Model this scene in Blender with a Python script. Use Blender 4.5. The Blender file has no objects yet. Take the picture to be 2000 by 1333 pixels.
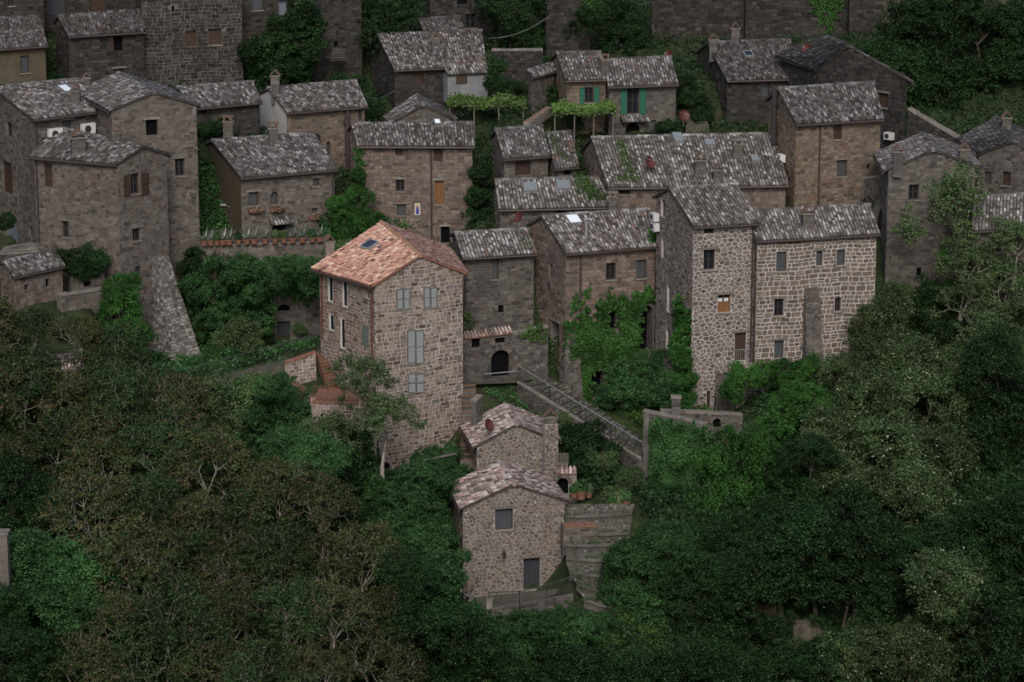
import bpy, math, random
import numpy as np
from mathutils import Vector, Matrix
random.seed(7)
rng = np.random.default_rng(7)
S = bpy.context.scene
COL = S.collection
R_ = math.radians
# ------------------------------------------------------------------ camera
DIST, PITCH, FOC = 160.0, R_(14.0), 5600.0          # metres, radians, focal length in 2000-px units
FWD = Vector((0, math.cos(PITCH), -math.sin(PITCH)))
UPV = Vector((0, math.sin(PITCH), math.cos(PITCH)))
RGT = Vector((1, 0, 0))
CAM = -DIST * FWD
cd = bpy.data.cameras.new('camera')
cam = bpy.data.objects.new('camera', cd); COL.objects.link(cam)
cam.location = CAM
cam.rotation_euler = (R_(90) - PITCH, 0, 0)
cd.sensor_width = 36.0
cd.lens = 36.0 * FOC / 2000.0
cd.clip_start = 1.0
cd.clip_end = 2000.0
S.camera = cam
# ------------------------------------------------------------------ world, sun, exposure
SUN_ELEV, SUN_AZ = R_(37), R_(180)       # azimuth clockwise from +Y (north): from behind the camera, right
w = bpy.data.worlds.new('World'); S.world = w; w.use_nodes = True
nt = w.node_tree; nt.nodes.clear()
sky = nt.nodes.new('ShaderNodeTexSky'); sky.sky_type = 'NISHITA'; sky.sun_disc = False
sky.sun_elevation = SUN_ELEV; sky.sun_rotation = SUN_AZ
sky.air_density = 1.0; sky.dust_density = 4.0; sky.ozone_density = 1.0
bg = nt.nodes.new('ShaderNodeBackground'); bg.inputs[1].default_value = 0.15
wo = nt.nodes.new('ShaderNodeOutputWorld')
nt.links.new(sky.outputs[0], bg.inputs[0]); nt.links.new(bg.outputs[0], wo.inputs[0])
sl = bpy.data.lights.new('sun', 'SUN'); sl.energy = 1.35; sl.angle = R_(16); sl.color = (1.0, 0.965, 0.935)
so = bpy.data.objects.new('sun', sl); COL.objects.link(so)
sd = Vector((math.sin(SUN_AZ) * math.cos(SUN_ELEV), math.cos(SUN_AZ) * math.cos(SUN_ELEV), math.sin(SUN_ELEV)))
so.rotation_euler = sd.to_track_quat('Z', 'Y').to_euler(); so.location = (60, -60, 90)
S.view_settings.view_transform = 'Standard'; S.view_settings.look = 'None'
S.view_settings.exposure = 0.08; S.view_settings.gamma = 1.0
S.view_settings.use_curve_mapping = False
S.render.engine = 'CYCLES'
S.cycles.max_bounces = 5; S.cycles.diffuse_bounces = 3; S.cycles.glossy_bounces = 2
S.cycles.transmission_bounces = 3; S.cycles.transparent_max_bounces = 4

# ------------------------------------------------------------------ where a photographed point stands, given its distance plane
def ray(px, py):
    return (FWD + RGT * ((px - 1000) / FOC) + UPV * ((666.5 - py) / FOC))
def U(px, py, Y):
    d = ray(px, py); t = (Y - CAM.y) / d.y
    return CAM + d * t
def UZ(px, py, z):
    d = ray(px, py); t = (z - CAM.z) / d.z
    return CAM + d * t
def UPL(px, py, o, n):
    d = ray(px, py); t = (o - CAM).dot(n) / d.dot(n)
    return CAM + d * t
def z_at(P, py):
    """height of the point above/below P that shows at row py"""
    k = (666.5 - py) / FOC
    a = P.y - CAM.y
    # (v.UP)/(v.FWD)=k, v=(.,a,h)
    h = a * (k * FWD.y - UPV.y) / (UPV.z - k * FWD.z)
    return CAM.z + h

# ------------------------------------------------------------------ materials
def mat(name, stops, noise=6.0, namt=0.35, rough=0.9, stain=None, stain_scale=0.35, bump=0.0, attr=True, spec=0.2, fine=40.0):
    m = bpy.data.materials.new(name); m.use_nodes = True
    t = m.node_tree; N = t.nodes; L = t.links
    b = N['Principled BSDF']; b.inputs['Roughness'].default_value = rough
    b.inputs['Specular IOR Level'].default_value = spec
    if attr:
        a = N.new('ShaderNodeAttribute'); a.attribute_name = 'tint'; fac = a.outputs['Fac']
    else:
        a = N.new('ShaderNodeTexNoise'); a.inputs['Scale'].default_value = noise * 0.4; a.inputs['Detail'].default_value = 5
        g = N.new('ShaderNodeTexCoord'); L.new(g.outputs['Object'], a.inputs['Vector'])
        mr = N.new('ShaderNodeMapRange'); mr.inputs[1].default_value = 0.3; mr.inputs[2].default_value = 0.7
        L.new(a.outputs['Fac'], mr.inputs[0]); fac = mr.outputs[0]
    r = N.new('ShaderNodeValToRGB'); r.color_ramp.interpolation = 'LINEAR'
    e = r.color_ramp.elements
    n = len(stops)
    while len(e) < n: e.new(0.5)
    for i, s in enumerate(stops):
        if len(s) == 4: e[i].position = s[0]; c = s[1:]
        else: e[i].position = i / max(1, n - 1); c = s
        e[i].color = (*c, 1)
    L.new(fac, r.inputs[0])
    g = N.new('ShaderNodeNewGeometry')
    nz = N.new('ShaderNodeTexNoise'); nz.inputs['Scale'].default_value = noise; nz.inputs['Detail'].default_value = 6
    nz.inputs['Roughness'].default_value = 0.65
    L.new(g.outputs['Position'], nz.inputs['Vector'])
    mp = N.new('ShaderNodeMapRange'); mp.inputs[1].default_value = 0.25; mp.inputs[2].default_value = 0.75
    mp.inputs[3].default_value = 1 - namt; mp.inputs[4].default_value = 1 + namt
    L.new(nz.outputs['Fac'], mp.inputs[0])
    mul = N.new('ShaderNodeVectorMath'); mul.operation = 'SCALE'
    L.new(r.outputs[0], mul.inputs[0]); L.new(mp.outputs[0], mul.inputs['Scale'])
    out = mul.outputs[0]
    if stain:
        ns = N.new('ShaderNodeTexNoise'); ns.inputs['Scale'].default_value = stain_scale; ns.inputs['Detail'].default_value = 8
        ns.inputs['Roughness'].default_value = 0.7
        L.new(g.outputs['Position'], ns.inputs['Vector'])
        ms = N.new('ShaderNodeMapRange'); ms.inputs[1].default_value = 0.48; ms.inputs[2].default_value = 0.68
        ms.inputs[4].default_value = stain[3]
        L.new(ns.outputs['Fac'], ms.inputs[0])
        mx = N.new('ShaderNodeMix'); mx.data_type = 'RGBA'
        L.new(ms.outputs[0], mx.inputs['Factor']); L.new(out, mx.inputs['A']); mx.inputs['B'].default_value = (*stain[:3], 1)
        out = mx.outputs['Result']
    L.new(out, b.inputs['Base Color'])
    if bump:
        nb = N.new('ShaderNodeTexNoise'); nb.inputs['Scale'].default_value = fine; nb.inputs['Detail'].default_value = 4
        L.new(g.outputs['Position'], nb.inputs['Vector'])
        bp = N.new('ShaderNodeBump'); bp.inputs['Strength'].default_value = bump; bp.inputs['Distance'].default_value = 0.03
        L.new(nb.outputs['Fac'], bp.inputs['Height']); L.new(bp.outputs[0], b.inputs['Normal'])
    return m

def plain(name, c, rough=0.7, metal=0.0, spec=0.3, namt=0.15):
    m = mat(name, [c, c], noise=9, namt=namt, rough=rough, attr=False, spec=spec)
    m.node_tree.nodes['Principled BSDF'].inputs['Metallic'].default_value = metal
    return m

def leafmat(name, stops, trans=0.3):
    stops = [(*t[:-3], t[-3] * 1.06, t[-2] * .98, t[-1] * 1.0) for t in stops]
    m = bpy.data.materials.new(name); m.use_nodes = True
    t = m.node_tree; N = t.nodes; L = t.links
    b = N['Principled BSDF']; b.inputs['Roughness'].default_value = 0.55; b.inputs['Specular IOR Level'].default_value = 0.25
    a = N.new('ShaderNodeAttribute'); a.attribute_name = 'tint'
    r = N.new('ShaderNodeValToRGB'); e = r.color_ramp.elements
    while len(e) < len(stops): e.new(0.5)
    for i, s in enumerate(stops):
        e[i].position = s[0] if len(s) == 4 else i / max(1, len(stops) - 1)
        e[i].color = (*s[-3:], 1)
    oi = N.new('ShaderNodeObjectInfo')
    mr = N.new('ShaderNodeMapRange'); mr.inputs[3].default_value = 0.72; mr.inputs[4].default_value = 1.2
    L.new(oi.outputs['Random'], mr.inputs[0])
    g = N.new('ShaderNodeNewGeometry')
    nz = N.new('ShaderNodeTexNoise'); nz.inputs['Scale'].default_value = 0.5; nz.inputs['Detail'].default_value = 3
    L.new(g.outputs['Position'], nz.inputs['Vector'])
    m2 = N.new('ShaderNodeMapRange'); m2.inputs[1].default_value = .3; m2.inputs[2].default_value = .7
    m2.inputs[3].default_value = 0.65; m2.inputs[4].default_value = 1.3
    L.new(nz.outputs['Fac'], m2.inputs[0])
    mm = N.new('ShaderNodeMath'); mm.operation = 'MULTIPLY'; L.new(mr.outputs[0], mm.inputs[0]); L.new(m2.outputs[0], mm.inputs[1])
    v = N.new('ShaderNodeVectorMath'); v.operation = 'SCALE'
    L.new(a.outputs['Fac'], r.inputs[0]); L.new(r.outputs[0], v.inputs[0]); L.new(mm.outputs[0], v.inputs['Scale'])
    L.new(v.outputs[0], b.inputs['Base Color'])
    tr = N.new('ShaderNodeBsdfTranslucent'); L.new(v.outputs[0], tr.inputs['Color'])
    mx = N.new('ShaderNodeMixShader'); mx.inputs[0].default_value = trans
    L.new(b.outputs[0], mx.inputs[1]); L.new(tr.outputs[0], mx.inputs[2])
    L.new(mx.outputs[0], N['Material Output'].inputs['Surface'])
    return m

M = {}
# masonry
M['st_red']   = mat('stone_warm_tuff', [(0, 0.078, 0.0631, 0.0545), (0.25, 0.145, 0.121, 0.106), (0.6, 0.198, 0.17, 0.152), (0.85, 0.252, 0.22, 0.2), (1, 0.125, 0.118, 0.115)], noise=5, stain=(0.17, 0.0935, 0.051, 0.45), stain_scale=.25, bump=.5)
M['st_tower'] = mat('stone_brown_rubble', [(0, 0.073, 0.0622, 0.0546), (0.35, 0.125, 0.108, 0.0942), (0.75, 0.17, 0.149, 0.132), (1, 0.103, 0.0981, 0.0958)], noise=5, bump=.5)
M['st_amber'] = mat('stone_amber_block', [(0, 0.0851, 0.0692, 0.0567), (0.4, 0.131, 0.107, 0.0875), (0.8, 0.172, 0.145, 0.122), (1, 0.105, 0.0946, 0.087)], noise=5, bump=.5)
M['st_tan']   = mat('stone_tan_old', [(0, 0.0547, 0.0484, 0.0436), (0.3, 0.093, 0.0823, 0.0745), (0.65, 0.119, 0.107, 0.097), (0.9, 0.145, 0.133, 0.122), (1, 0.109, 0.0799, 0.0671)], noise=3.0, stain=(0.074, 0.0703, 0.0651, 0.65), stain_scale=.3, bump=.6)
M['st_ochre'] = mat('stone_ochre_old', [(0, 0.0722, 0.0566, 0.0427), (0.3, 0.123, 0.0963, 0.073), (0.65, 0.157, 0.125, 0.0951), (0.9, 0.191, 0.156, 0.12), (1, 0.144, 0.0935, 0.0658)], noise=3.0, stain=(0.074, 0.0703, 0.0651, 0.65), stain_scale=.3, bump=.6)
M['st_rose'] = mat('stone_rose_old', [(0, 0.0711, 0.0557, 0.048), (0.3, 0.121, 0.0946, 0.082), (0.65, 0.155, 0.123, 0.107), (0.9, 0.189, 0.153, 0.134), (1, 0.142, 0.0919, 0.0738)], noise=3.0, stain=(0.074, 0.0703, 0.0651, 0.65), stain_scale=.3, bump=.6)
M['st_cool'] = mat('stone_cool_old', [(0, 0.0547, 0.0494, 0.0462), (0.3, 0.093, 0.0839, 0.079), (0.65, 0.119, 0.109, 0.103), (0.9, 0.145, 0.136, 0.129), (1, 0.109, 0.0815, 0.0711)], noise=3.0, stain=(0.074, 0.0703, 0.0651, 0.65), stain_scale=.3, bump=.6)
M['st_grey']  = mat('stone_grey_old', [(0, 0.0437, 0.0408, 0.0388), (0.3, 0.077, 0.0711, 0.066), (0.65, 0.102, 0.0948, 0.0888), (0.9, 0.132, 0.125, 0.118), (1, 0.0892, 0.0684, 0.0576)], noise=3.0, stain=(0.0504, 0.049, 0.0475, 0.7), stain_scale=.35, bump=.6)
M['st_dark']  = mat('stone_weathered_dimmed', [(0, 0.0164, 0.0156, 0.0146), (0.4, 0.0301, 0.0281, 0.0261), (0.8, 0.0442, 0.0415, 0.0387), (1, 0.0563, 0.0534, 0.0507)], noise=3.0, stain=(0.0238, 0.0231, 0.0224, 0.7), stain_scale=.4, bump=.6)  # upper-row stone, weathered and darkened further for the light fading at the edges
M['st_pale'] = mat('stone_pale_lichened', [(0, .07, .066, .062), (.35, .15, .145, .138), (.7, .22, .213, .205), (1, .31, .305, .30)], noise=4, stain=(.09, .10, .07, .5), stain_scale=.7, bump=.6)
M['mo_pink']  = mat('mortar_pinkish', [(0.316, 0.274, 0.258), (0.38, 0.337, 0.319)], noise=3, namt=.2, attr=False, stain=(0.216, 0.152, 0.112, 0.6), stain_scale=.3, bump=.3)
M['mo_white'] = mat('mortar_pale', [(0.222, 0.211, 0.211), (0.283, 0.273, 0.274)], noise=3, namt=.2, attr=False, bump=.3)
M['mo_tower'] = mat('mortar_tower', [(0.285, 0.268, 0.266), (0.378, 0.358, 0.357)], noise=3, namt=.2, attr=False, bump=.3)
M['mo_tan']   = mat('mortar_tan', [(0.0903, 0.0809, 0.0739), (0.144, 0.131, 0.121)], noise=2, namt=.3, attr=False, stain=(0.0666, 0.0629, 0.0592, 0.7), stain_scale=.4, bump=.5)
M['mo_grey']  = mat('mortar_grey', [(0.0784, 0.0729, 0.0684), (0.132, 0.125, 0.118)], noise=2, namt=.3, attr=False, stain=(0.0408, 0.0408, 0.0408, 0.7), stain_scale=.4, bump=.5)
M['mo_dark']  = mat('mortar_dimmed', [(0.0231, 0.0222, 0.021), (0.0463, 0.0447, 0.0423)], noise=2, namt=.35, attr=False, stain=(0.0204, 0.0204, 0.0204, 0.7), stain_scale=.5, bump=.5)  # mortar of the same row, edge dimness put into the colour
M['plaster_w'] = mat('plaster_white', [(0.375, 0.39, 0.405), (0.45, 0.458, 0.465)], noise=2, namt=.12, attr=False, stain=(0.262, 0.262, 0.262, 0.5), bump=.15)
M['plaster_g'] = mat('plaster_blue_grey', [(0.144, 0.156, 0.168), (0.204, 0.216, 0.228)], noise=2, namt=.2, attr=False, stain=(0.102, 0.108, 0.114, 0.6), bump=.2)
M['plaster_t'] = mat('plaster_tan', [(0.0646, 0.0538, 0.0376), (0.0823, 0.0688, 0.0499)], noise=2, namt=.2, attr=False, stain=(0.065, 0.055, 0.04, 0.6), bump=.2)
M['rock']     = mat('rock_face', [(0.04, 0.035, 0.0275), (0.085, 0.075, 0.0625)], noise=1.5, namt=.5, attr=False, stain=(.04, .06, .02, .6), stain_scale=.6, bump=.9, fine=8)
M['cobble']   = mat('cobble', [(0, .03, .028, .025), (.5, .085, .08, .073), (1, .19, .18, .165)], noise=4, stain=(.04, .05, .02, .55), stain_scale=.8, bump=.5)
M['paving']   = mat('paving_bed', [(0.0576, 0.0544, 0.048), (0.096, 0.0896, 0.0768)], noise=5, attr=False, stain=(0.04, 0.056, 0.02, 0.7), stain_scale=.8, bump=.8, fine=14)
M['brick']    = mat('brick_red', [(0, .12, .06, .042), (.5, .19, .10, .07), (1, .24, .15, .115)], noise=5, stain=(.09, .08, .06, .5), stain_scale=.9, bump=.3)
# roofs
OLD = [(0, .04, .037, .035), (.22, .075, .068, .064), (.45, .12, .115, .113), (.70, .20, .197, .20), (.86, .38, .375, .39), (.95, .12, .092, .08), (1, .18, .11, .08)]
M['ti_old']   = mat('roof_tile_grey', OLD, noise=4, namt=.35, stain=(.05, .05, .045, .6), stain_scale=.8, bump=.3)
M['ti_mid'] = mat('roof_tile_grey_half_dimmed', [(a, b * .72, c * .72, d * .74) for a, b, c, d in OLD], noise=4, namt=.55, stain=(.04, .04, .037, .6), stain_scale=.8, bump=.3)  # grey tile copy darkened to stand in for light falloff away from centre
M['ti_dark']  = mat('roof_tile_grey_dimmed', [(a, b * .42, c * .42, d * .44) for a, b, c, d in OLD], noise=4, namt=.55, stain=(.035, .035, .03, .6), stain_scale=.8, bump=.3)  # much darker copy, dimness of the upper edge put into the tile colour
M['ti_pink']  = mat('roof_tile_pinkish', [(0, 0.0653, 0.0513, 0.0485), (0.3, 0.16, 0.128, 0.123), (0.55, 0.261, 0.205, 0.194), (0.8, 0.45, 0.421, 0.42), (1, 0.316, 0.183, 0.151)], noise=5, namt=.5, stain=(.13, .115, .11, .6), stain_scale=1.2, bump=.3)
M['ti_red']   = mat('roof_tile_terracotta', [(0, 0.0839, 0.0518, 0.0444), (0.08, 0.202, 0.106, 0.0871), (0.3, 0.332, 0.184, 0.15), (0.55, 0.416, 0.244, 0.195), (0.75, 0.467, 0.306, 0.237), (0.9, 0.51, 0.381, 0.289), (1, 0.54, 0.451, 0.399)], noise=4, namt=.35, stain=(.24, .15, .11, .55), stain_scale=1.6, bump=.25)
M['slab_old'] = mat('roof_bed_dark', [(.035, .032, .03), (.065, .06, .055)], noise=3, attr=False)
M['slab_red'] = mat('roof_bed_terracotta', [(.17, .085, .06), (.24, .12, .085)], noise=3, attr=False)
M['ridge_red'] = mat('ridge_tile_mossy', [(.20, .11, .075), (.34, .20, .14)], noise=4, attr=False, stain=(.08, .10, .03, .7), stain_scale=2)
# joinery, metal, glass
M['wood_dark'] = plain('wood_dark', (.045, .032, .024)); M['wood_brown'] = plain('wood_brown', (.040, .024, .018))
M['wood_orange'] = plain('wood_orange', (.15, .07, .03)); M['wood_grey'] = plain('wood_weathered', (.12, .11, .10), namt=.35)
M['sh_grey'] = plain('shutter_grey_green', (.105, .12, .112), rough=.5); M['sh_slat'] = plain('shutter_slat_pale', (.21, .238, .243), rough=.5)
M['sh_green'] = plain('shutter_green', (.008, .09, .058), rough=.5)
M['blind'] = plain('roller_blind_grey', (.055, .062, .072), rough=.6); M['white'] = plain('painted_white', (.50, .51, .52), rough=.5)
M['steel'] = plain('galvanised_steel', (.35, .36, .37), rough=.4, metal=.6); M['iron'] = plain('dark_iron', (.03, .03, .032), rough=.6)
M['pipe'] = plain('downpipe_dark', (.045, .035, .035), rough=.5); M['pipe_cu'] = plain('downpipe_brown', (.10, .045, .035), rough=.5)
M['door_blue'] = plain('door_blue_grey', (.10, .13, .16)); M['door_slate'] = plain('door_slate', (.028, .034, .042))
M['red_paint'] = plain('red_oxide', (.075, .022, .02), rough=.5); M['terra'] = plain('terracotta', (.17, .085, .058), namt=.4)
M['terra_old'] = plain('terracotta_weathered', (.12, .075, .058), namt=.5)
M['void'] = plain('interior_shade_painted', (.006, .006, .007), spec=0)  # near-black colour stands in for the shade inside openings
M['stone_trim'] = mat('dressed_stone', [(0.128, 0.116, 0.105), (0.195, 0.18, 0.161)], noise=4, attr=False, bump=.4)
g = bpy.data.materials.new('window_glass'); g.use_nodes = True
b = g.node_tree.nodes['Principled BSDF']; b.inputs['Base Color'].default_value = (.012, .016, .022, 1); b.inputs['Roughness'].default_value = .12
b.inputs['Specular IOR Level'].default_value = .5; M['glass'] = g
g = bpy.data.materials.new('skylight_glass_painted_sky'); g.use_nodes = True
b = g.node_tree.nodes['Principled BSDF']; b.inputs['Base Color'].default_value = (.70, .76, .82, 1); b.inputs['Roughness'].default_value = .12; M['skyglass'] = g  # pale base colour stands in for the white sky reflection
# vegetation
M['lf_brown'] = leafmat('leaves_reddish_olive', [(0, .016, .042, .012), (.4, .04, .075, .02), (.62, .075, .082, .03), (.82, .09, .072, .036), (1, .125, .08, .048)])
M['lf_olive'] = leafmat('leaves_olive_green', [(0, .012, .036, .012), (.5, .03, .07, .02), (.85, .055, .095, .032), (1, .10, .085, .045)])
M['lf_green'] = leafmat('leaves_green', [(.018, .07, .02), (.045, .13, .04), (.08, .19, .06)], .4)
M['lf_ivydark'] = leafmat('leaves_ivy_dark', [(.012, .045, .012), (.026, .09, .022), (.05, .14, .035)], .35)
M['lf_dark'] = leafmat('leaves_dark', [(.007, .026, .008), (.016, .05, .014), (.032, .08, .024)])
M['lf_ivy'] = leafmat('leaves_ivy', [(0.0153, 0.0638, 0.0119), (0.0382, 0.128, 0.0238), (0.068, 0.187, 0.0425)], .4)
M['lf_light'] = leafmat('leaves_light', [(.045, .10, .035), (.085, .15, .055), (.13, .19, .085)])
M['lf_locust'] = leafmat('leaves_locust', [(0, 0.0234, 0.0624, 0.0195), (0.5, 0.0546, 0.101, 0.0351), (0.8, 0.078, 0.121, 0.0468), (0.84, 0.234, 0.257, 0.187), (1, 0.359, 0.374, 0.296)])
M['lf_vine'] = leafmat('leaves_vine', [(.035, .085, .018), (.07, .14, .03), (.11, .19, .05)])
M['lf_grass'] = leafmat('grass_blades', [(.025, .07, .014), (.05, .12, .025), (.09, .14, .045)])
M['lf_agave'] = leafmat('agave_leaves', [(.10, .15, .11), (.26, .32, .26)])
M['lf_flower'] = leafmat('flowers_mixed', [(0, .05, .1, .03), (.6, .12, .11, .05), (.7, .35, .2, .2), (1, .45, .35, .3)])
M['bark'] = mat('bark_grey', [(.20, .185, .165), (.32, .30, .27)], noise=3, attr=False, bump=.5)
M['bark_dark'] = mat('bark_dark', [(.05, .042, .034), (.09, .078, .062)], noise=3, attr=False, bump=.5)
def groundmat():
    m = mat('ground_soil_and_grass', [(.012, .020, .008), (.024, .042, .012)], noise=2.5, namt=.6, attr=False, stain=(.04, .033, .024, .75), stain_scale=.5, bump=.8, fine=6)
    return m
M['ground'] = groundmat()
M['skymid'] = plain('skylight_grey_painted_sky', (.16, .19, .20), rough=.15, spec=.6)  # greyer pane, fainter sky reflection put into the colour

# ------------------------------------------------------------------ object helpers
def link(o, parent=None):
    COL.objects.link(o)
    if parent is not None: o.parent = parent
    return o
def setp(o, label=None, cat=None, group=None, kind=None):
    if label: o['label'] = label
    if cat: o['category'] = cat
    if group: o['group'] = group
    if kind: o['kind'] = kind
    return o
def empty(name, loc, label=None, cat=None, group=None):
    o = bpy.data.objects.new(name, None); link(o); o.location = loc; o.empty_display_size = .3
    return setp(o, label, cat, group)

class MB:
    """collects polygons in world space, builds one mesh object whose origin is that of its parent"""
    def __init__(s): s.v = []; s.f = []; s.t = []
    def poly(s, pts, tint=.5):
        n = len(s.v); s.v.extend(pts); s.f.append(tuple(range(n, n + len(pts)))); s.t.append(tint)
    def faces(s, pts, fs, tint=.5):
        n = len(s.v); s.v.extend(pts)
        for f in fs: s.f.append(tuple(n + i for i in f)); s.t.append(tint)
    def box(s, o, ax, ay, az, tint=.5):
        """box from corner o with edge vectors"""
        p = [o, o + ax, o + ax + ay, o + ay]; q = [a + az for a in p]
        s.faces(p + q, [(3, 2, 1, 0), (4, 5, 6, 7), (0, 1, 5, 4), (1, 2, 6, 5), (2, 3, 7, 6), (3, 0, 4, 7)], tint)
    def cbox(s, c, sx, sy, sz, rz=0, tint=.5):
        ax = Vector((math.cos(rz), math.sin(rz), 0)) * sx; ay = Vector((-math.sin(rz), math.cos(rz), 0)) * sy; az = Vector((0, 0, sz))
        s.box(Vector(c) - ax / 2 - ay / 2, ax, ay, az, tint)
    def tube(s, a, b, r, r2=None, n=6, tint=.5, caps=True):
        a = Vector(a); b = Vector(b); r2 = r if r2 is None else r2
        d = (b - a)
        if d.length < 1e-6: return
        d.normalize(); x = d.orthogonal().normalized(); y = d.cross(x)
        pts = []
        for P, q in ((a, r), (b, r2)):
            for i in range(n):
                t = 2 * math.pi * i / n; pts.append(P + x * (q * math.cos(t)) + y * (q * math.sin(t)))
        fs = [(i, (i + 1) % n, n + (i + 1) % n, n + i) for i in range(n)]
        if caps: fs += [tuple(range(n - 1, -1, -1)), tuple(range(n, 2 * n))]
        s.faces(pts, fs, tint)
    def path(s, pts, r, n=6):
        for a, b in zip(pts[:-1], pts[1:]): s.tube(a, b, r, n=n)
    def build(s, name, m, parent=None, kind=None, label=None, smooth=False):
        if not s.f: return None
        o0 = parent_origin(parent)
        me = bpy.data.meshes.new(name)
        me.from_pydata([tuple(Vector(p) - o0) for p in s.v], [], s.f)
        a = me.attributes.new('tint', 'FLOAT', 'FACE'); a.data.foreach_set('value', s.t)
        me.materials.append(m)
        if smooth: me.polygons.foreach_set('use_smooth', [True] * len(me.polygons))
        o = link(bpy.data.objects.new(name, me), parent)
        return setp(o, label, None, None, kind)
def parent_origin(p):
    v = Vector((0, 0, 0))
    while p is not None: v = v + Vector(p.location); p = p.parent
    return v
def npmesh(name, V, nper, tint, m, parent=None, kind=None, origin=None, smooth=False, F=None):
    """V (k*nper,3) unshared polygons, or F (k,nper) index array"""
    V = np.asarray(V, dtype=np.float32)
    if origin is None:
        o0 = parent_origin(parent); V = V - np.array(o0, dtype=np.float32)
    idx = np.arange(len(V), dtype=np.int32) if F is None else np.asarray(F, dtype=np.int32).ravel()
    k = len(idx) // nper
    me = bpy.data.meshes.new(name)
    me.vertices.add(len(V)); me.vertices.foreach_set('co', V.ravel())
    me.loops.add(len(idx)); me.loops.foreach_set('vertex_index', idx)
    me.polygons.add(k); me.polygons.foreach_set('loop_start', np.arange(0, k * nper, nper, dtype=np.int32))
    if smooth: me.polygons.foreach_set('use_smooth', np.ones(k, dtype=bool))
    me.update(calc_edges=True)
    a = me.attributes.new('tint', 'FLOAT', 'FACE'); a.data.foreach_set('value', np.asarray(tint, dtype=np.float32))
    me.materials.append(m)
    if parent is False: return me
    o = link(bpy.data.objects.new(name, me), parent)
    return setp(o, kind=kind)
# ------------------------------------------------------------------ masonry patterns (2D, in the plane of a wall)
def clip(p, a, b, c):
    out = []
    n = len(p)
    for i in range(n):
        x, y = p[i]; X, Y2 = p[(i + 1) % n]
        d = a * x + b * y - c; D = a * X + b * Y2 - c
        if d <= 0: out.append((x, y))
        if (d < 0 < D) or (D < 0 < d):
            t = d / (d - D); out.append((x + t * (X - x), y + t * (Y2 - y)))
    return out
def area(p):
    return 0.5 * sum(p[i][0] * p[(i + 1) % len(p)][1] - p[(i + 1) % len(p)][0] * p[i][1] for i in range(len(p)))
def convex_planes(poly):
    """counter-clockwise polygon -> list of a,b,c with inside a*x+b*y<=c"""
    out = []
    for i in range(len(poly)):
        x, y = poly[i]; X, Y2 = poly[(i + 1) % len(poly)]
        a, b = (Y2 - y), -(X - x); l = math.hypot(a, b)
        if l > 1e-6: out.append((a / l, b / l, (a * x + b * y) / l))
    return out
def rubble(w, h, a, b, gap, jit):
    """irregular fieldstones of mixed sizes, roughly in courses"""
    cols = int(w / a) + 3; rows = int(h / b) + 3; k = a / b
    P = {}
    for j in range(-1, rows):
        for i in range(-1, cols):
            x = (i + (.5 if j % 2 else 0) + random.uniform(-jit, jit)) * a
            y = (j + random.uniform(-jit, jit) * .8) * b * k
            P[i, j] = [(x, y)]
            q = random.random()
            if q < .26: P[i, j].append((x + random.choice((-1, 1)) * a * random.uniform(.3, .5), y + random.uniform(-.35, .35) * a))
            elif q < .34: P[i, j].append((x + random.uniform(-.2, .2) * a, y + random.choice((-1, 1)) * a * random.uniform(.35, .5)))
    out = []
    for (i, j), lst in P.items():
        if i < 0 or j < 0: continue
        for me, (x, y) in enumerate(lst):
            p = [(x - a * 1.2, y - a * 1.2), (x + a * 1.2, y - a * 1.2), (x + a * 1.2, y + a * 1.2), (x - a * 1.2, y + a * 1.2)]
            g = gap * random.uniform(.7, 1.35)
            for dj in (0, -1, 1, -2, 2):
                for di in (0, -1, 1, -2, 2):
                    if abs(di) + abs(dj) > 3: continue
                    for nb, (X, Y2) in enumerate(P.get((i + di, j + dj), ())):
                        if di == 0 and dj == 0 and nb == me: continue
                        dx, dy = X - x, Y2 - y; l = math.hypot(dx, dy)
                        if l < 1e-4 or l > a * 2.2: continue
                        p = clip(p, dx / l, dy / l, (dx * (x + X) / 2 + dy * (y + Y2) / 2) / l - g / 2 * (1 + (k - 1) * abs(dy) / l))
                        if len(p) < 3: break
                    if len(p) < 3: break
                if len(p) < 3: break
            if len(p) >= 3:
                q = []
                n = len(p)
                for t in range(n):
                    x0, y0 = p[t]; x1, y1 = p[(t + 1) % n]
                    if math.hypot(x1 - x0, y1 - y0) > a * .28:
                        cc_ = random.uniform(.05, .22); q += [(x0 + cc_ * (x1 - x0), y0 + cc_ * (y1 - y0)), (x0 + (1 - cc_) * (x1 - x0), y0 + (1 - cc_) * (y1 - y0))]
                    else: q.append(((x0 + x1) / 2, (y0 + y1) / 2))
                out.append([(u, v / k) for u, v in q])
    return out
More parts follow.
